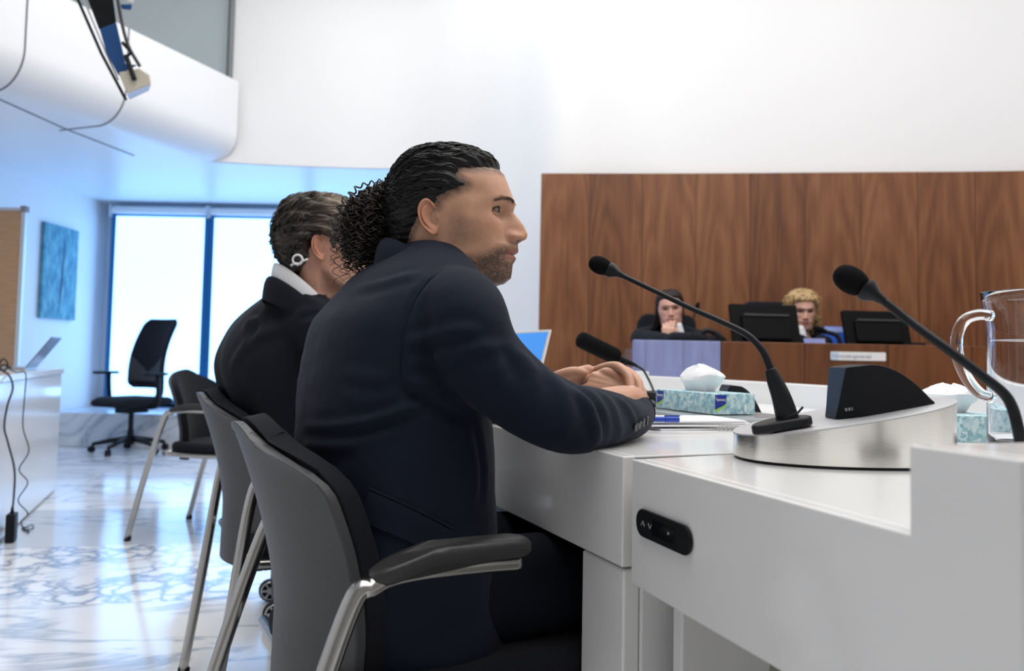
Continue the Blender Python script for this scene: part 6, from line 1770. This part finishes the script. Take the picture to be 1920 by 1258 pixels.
B.add('body', BV, BF, M['skin'], cols=np.vstack([Ch, np.tile(np.array((.56, .31, .22)), (len(up[0])+len(h1[0])+len(h2[0]), 1))]))
tp = []
for sg in (-1, 1):
    tp += [limb([B.w(.02, .09*sg, .54), B.w(.22, .1*sg, .54), B.w(.42, .11*sg, .53)], [.095, .085, .07], 16, 5), limb([B.w(.42, .11*sg, .53), B.w(.44, .11*sg, .3), B.w(.42, .11*sg, .09)], [.07, .06, .05], 16, 5)]
tv, tf = remesh(*merge(tp), .014, 4, .5); B.add('trousers', tv, tf, M['trouser'])
for sg in (-1, 1):
    V, F = limb([B.w(.38, .11*sg, .045), B.w(.46, .11*sg, .048), B.w(.56, .115*sg, .036), B.w(.64, .118*sg, .03)], [.04, .043, .042, .028], 16, 5); V = np.array(V); V[:, 2] = np.maximum(V[:, 2], .002); B.add('shoe', V, F, M['shoe'])

# ================================================================== the two women behind the bench
def woman(label, px, py_ear, Y, yaw, hair, skin, seed, robe_w=.19, lean=0.0, pitch=0.0):
    e_ = at(px, py_ear, Y); ang = yaw
    W_ = Person('person', label, (e_.x - .03*math.cos(yaw), e_.y - .07*math.sin(yaw)), ang)
    zE = e_.z
    V, F, C, g = build_head(skin, 0, seed, nr=110, nt=120, wid=.98, nose=.82, brow=(.16, .10, .07), lips=(.48, .17, .15), open_=(.24, -.34), ear_sc=.92)
    E_ = np.array((e_.x, e_.y, zE)); sc = .93
    Vw = place_head(V, E_, yaw, pitch, lean, sc)
    rings = [(.52, .02, .19, .14), (.65, .02, .18, .13), (.78, .01, .175, .125), (zE-.27, -.035, .178, .122), (zE-.17, -.055, robe_w, .112), (zE-.115, -.065, robe_w*.97, .098), (zE-.09, -.062, robe_w*.75, .080), (zE-.075, -.055, .095, .066), (zE-.065, -.05, .065, .056)]
    return W_, (Vw, F, C), g, rings, E_, sc
# dark-haired woman, hand at her chin
yw = math.radians(-100)
W1, hd, g1, rg, E_, sc = woman('person in a black robe behind the bench, chin resting on one hand', 1257, 586, 4.58, yw, None, (.60, .34, .27), 31, .185, math.radians(5), math.radians(-4))
hp1 = [(.150, .083), (.100, .083), (.080, .078), (.060, .060), (.045, .030), (.034, .0), (.026, -.03), (.012, -.07), (-.01, -.10), (-.10, -.12), (-.17, .0), (-.14, .17), (.05, .21), (.150, .15)]
SV, SF, SN, sd = shell_hair(g1, hp1, lambda G: .012 + .006*sstep(.06, -.06, G[:, 2])*sstep(-.04, .06, -G[:, 1])*0 + .022*sstep(.0, .06, -G[:, 1])*sstep(.04, -.05, G[:, 2]), lambda G: .002*np.sin(40*np.arctan2(G[:, 1], G[:, 0])+6*vnoise(G, 20, 1)), rows=80)
W1.add('hair', place_head(SV, E_, yw, math.radians(-4), math.radians(5), sc), SF, mat('very_dark_brown_hair', (.014, .009, .008), .5, spec=.3))
V = []; 
lk = []
rr_ = np.random.default_rng(4)
for i in range(70):
    a = rr_.uniform(.6, 1.5); y0_ = -.066-rr_.uniform(-.01, .02)
    lk.append([(rr_.uniform(-.05, .02), y0_ - .014*t - .06*max(0, t-.5)**1.5, .05-.155*t + .0) for t in np.linspace(0, 1, 10)])
lk = np.array(lk); lk[:, :, 0] += rr_.normal(0, .006, (70, 1))
strands('hair_locks', W1.rel(place_head(lk.reshape(-1, 3), E_, yw, 0, 0, sc)).reshape(lk.shape), np.full((70, 10), .005), bpy.data.materials['very_dark_brown_hair'], W1.root, n=5)
zE = E_[2]
mk = lambda f, l, z: W1.w(f, l, z)
chin = Vector(place_head(np.array([[.112, -.018, -.098]]), E_, yw, 0, 0, sc)[0])
Rs, Re = mk(.0, -.17, zE-.25), mk(.14, -.10, bz+.02-.04)
Rs, Ls_ = mk(-.055, -.17, zE-.150), mk(-.055, .17, zE-.150)
hand_c = chin + Vector((.0, -.030, -.055))
Re = Vector((chin.x-.03, chin.y-.055, BT+.045)); Wr = hand_c + Vector((-.006, -.010, -.035))
Le, Lw = mk(.16, .17, BT+.05), mk(.30, .02, BT+.05)
V, F = merge([ring_loft(W1, rg), limb([mk(0, -.09, zE-.13), Rs, Re, Re.lerp(Wr, .75)], [.06, .058, .05, .042], 16, 6), limb([mk(0, .09, zE-.13), Ls_, Le, Lw], [.06, .058, .052, .05], 16, 6)])
rv, rf = remesh(V, F, .011, 5, .5); rn = vnormals(rv, rf); rv = rv + rn*(.008*(vnoise(rv, 15, 2)-.5))[:, None]
W1.add('robe', rv, rf, M['robe'])
hp_ = hand_parts(Wr, Vector((.006, .012, .09)), Vector((-.15, -1, .1)), [(.25, .6, .4), (.3, .7, .5), (.5, 1.0, .7), (.6, 1.1, .7)], .2, .92, side=1)
hv, hf = remesh(*merge(hp_ + [limb([Re.lerp(Wr, .5), Wr, Wr+Vector((0, 0, .012))], [.030, .026, .024], 12, 4)]), .003, 4, .5)
core = remesh(*merge([ring_loft(W1, [(z, f, w*.8, d*.75) for z, f, w, d in rg], k=30), limb([mk(0, -.09, zE-.13), Rs, Re, Re.lerp(Wr, .6)], [.045, .045, .038, .032], 12, 4), limb([mk(0, .09, zE-.13), Ls_, Le, Lw], [.045, .045, .038, .034], 12, 4)]), .014, 3, .5)
BV, BF = merge([hd[:2], (hv, hf), core]); W1.add('body', BV, BF, M['skin'], cols=np.vstack([hd[2], np.tile(np.array((.62, .37, .29)), (len(hv)+len(core[0]), 1))]))
def bib(P_, top, length, w, dirx, m):
    V = []; 
    for i in range(8):
        t = i/7; hw = w*(.55+.45*t)
        for j in range(5):
            u = -1+j/2; V.append(Vector((top.x + dirx*t*length + hw*u, top.y - .012*(1-u*u) - .018*t, top.z - length*t + .002*math.sin(5*u))))
    o = mesh('white_bands', P_.rel(V), gridfaces(8, 5), m, P_.root, label='white pleated neck bands'); s = o.modifiers.new('s', 'SOLIDIFY'); s.thickness = .006; return o
tb = at(1271, 606, W1.H.y-.145); bib(W1, tb, .115, .030, .16, M['shirt'])
mb = MB()
for k in range(5):
    q = at(1256.5+.2*k, 614+4.2*k, W1.H.y-.165); mb.lathe([(.001, -.003), (.006, -.003), (.006, .003), (.001, .003)], Vector(W1.rel([q])[0]), Rx(PI/2), 10)
mb.build('robe_buttons', M['robe'], W1.root)
# blonde woman
yw = math.radians(-98)
W2, hd, g2, rg, E_, sc = woman('person in a black robe with white bands, behind the left monitor on the bench', 1503, 588, 4.62, yw, None, (.62, .36, .28), 41, .19, 0, math.radians(-10))
zE = E_[2]
BV, BF = merge([hd[:2]])
Rs, Ls_ = W2.w(-.055, -.17, zE-.150), W2.w(-.055, .17, zE-.150); Re, Le = W2.w(.16, -.19, BT+.05), W2.w(.16, .19, BT+.05); Rw, Lw = W2.w(.33, -.06, BT+.05), W2.w(.33, .06, BT+.05)
V, F = merge([ring_loft(W2, rg), limb([W2.w(0, -.09, zE-.13), Rs, Re, Rw], [.06, .058, .052, .05], 16, 6), limb([W2.w(0, .09, zE-.13), Ls_, Le, Lw], [.06, .058, .052, .05], 16, 6)])
rv, rf = remesh(V, F, .011, 5, .5); W2.add('robe', rv, rf, M['robe'])
core = remesh(*merge([ring_loft(W2, [(z, f, w*.8, d*.75) for z, f, w, d in rg], k=30), limb([W2.w(0, -.09, zE-.13), Rs, Re, Rw], [.045, .045, .038, .034], 12, 4), limb([W2.w(0, .09, zE-.13), Ls_, Le, Lw], [.045, .045, .038, .034], 12, 4)]), .014, 3, .5)
hr1 = remesh(*merge(hand_parts(Rw, Vector((.02, -.1, -.035)), (0, 0, 1), [(.3, .4, .3)]*4, .2, .92, side=1)), .0035, 3, .5); hr2 = remesh(*merge(hand_parts(Lw, Vector((-.02, -.1, -.035)), (0, 0, 1), [(.3, .4, .3)]*4, .2, .92, side=-1)), .0035, 3, .5)
BV, BF = merge([hd[:2], core, hr1, hr2]); W2.add('body', BV, BF, M['skin'], cols=np.vstack([hd[2], np.tile(np.array((.62, .37, .29)), (len(core[0])+len(hr1[0])+len(hr2[0]), 1))]))
hp2 = [(.150, .080), (.100, .080), (.078, .070), (.060, .045), (.046, .010), (.036, -.03), (.020, -.075), (-.01, -.10), (-.10, -.12), (-.17, .0), (-.14, .17), (.05, .21), (.150, .15)]
SV, SF, SN, sd = shell_hair(g2, hp2, lambda G: .020 + .012*sstep(.08, -.02, G[:, 2]), lambda G: .006*(vnoise(G, 60, 1)-.5)+.004*np.sin(26*np.arctan2(G[:, 1], G[:, 0])+9*vnoise(G, 25, 1)), rows=76)
W2.add('hair', place_head(SV, E_, yw, math.radians(-10), 0, sc), SF, M['hair_blonde'])
rr_ = np.random.default_rng(6); cand = np.where(sd[:len(SV)] > .006)[0]; st = rr_.choice(cand, 230); K = 30; Pc = np.zeros((230, K, 3)); t = np.linspace(0, 1, K)
for i, q in enumerate(st):
    p0, nn = SV[q], SN[q]; out = np.array((nn[0]*.3, nn[1], 0)); L_ = rr_.uniform(.04, .075)
    base = p0 + nn*.004 + out[None]*(.012*np.sin(PI*t))[:, None] + np.array((0, 0, -1.0))*(L_*t)[:, None]*(.35+.65*(p0[2] < .07))
    ph = rr_.uniform(0, 6.28); h = rr_.uniform(.004, .008)
    base[:, 0] += h*np.cos(ph+15*t); base[:, 1] += h*np.sin(ph+15*t); Pc[i] = base
strands('hair_curls', W2.rel(place_head(Pc.reshape(-1, 3), E_, yw, math.radians(-10), 0, sc)).reshape(Pc.shape), rr_.uniform(.0022, .0042, (230, 1))*np.sqrt(np.sin(np.linspace(.2, PI-.15, K)))[None], M['hair_blonde'], W2.root, n=5)
tb = at(1503, 611, W2.H.y-.145); bib(W2, tb, .115, .026, .03, M['shirt'])
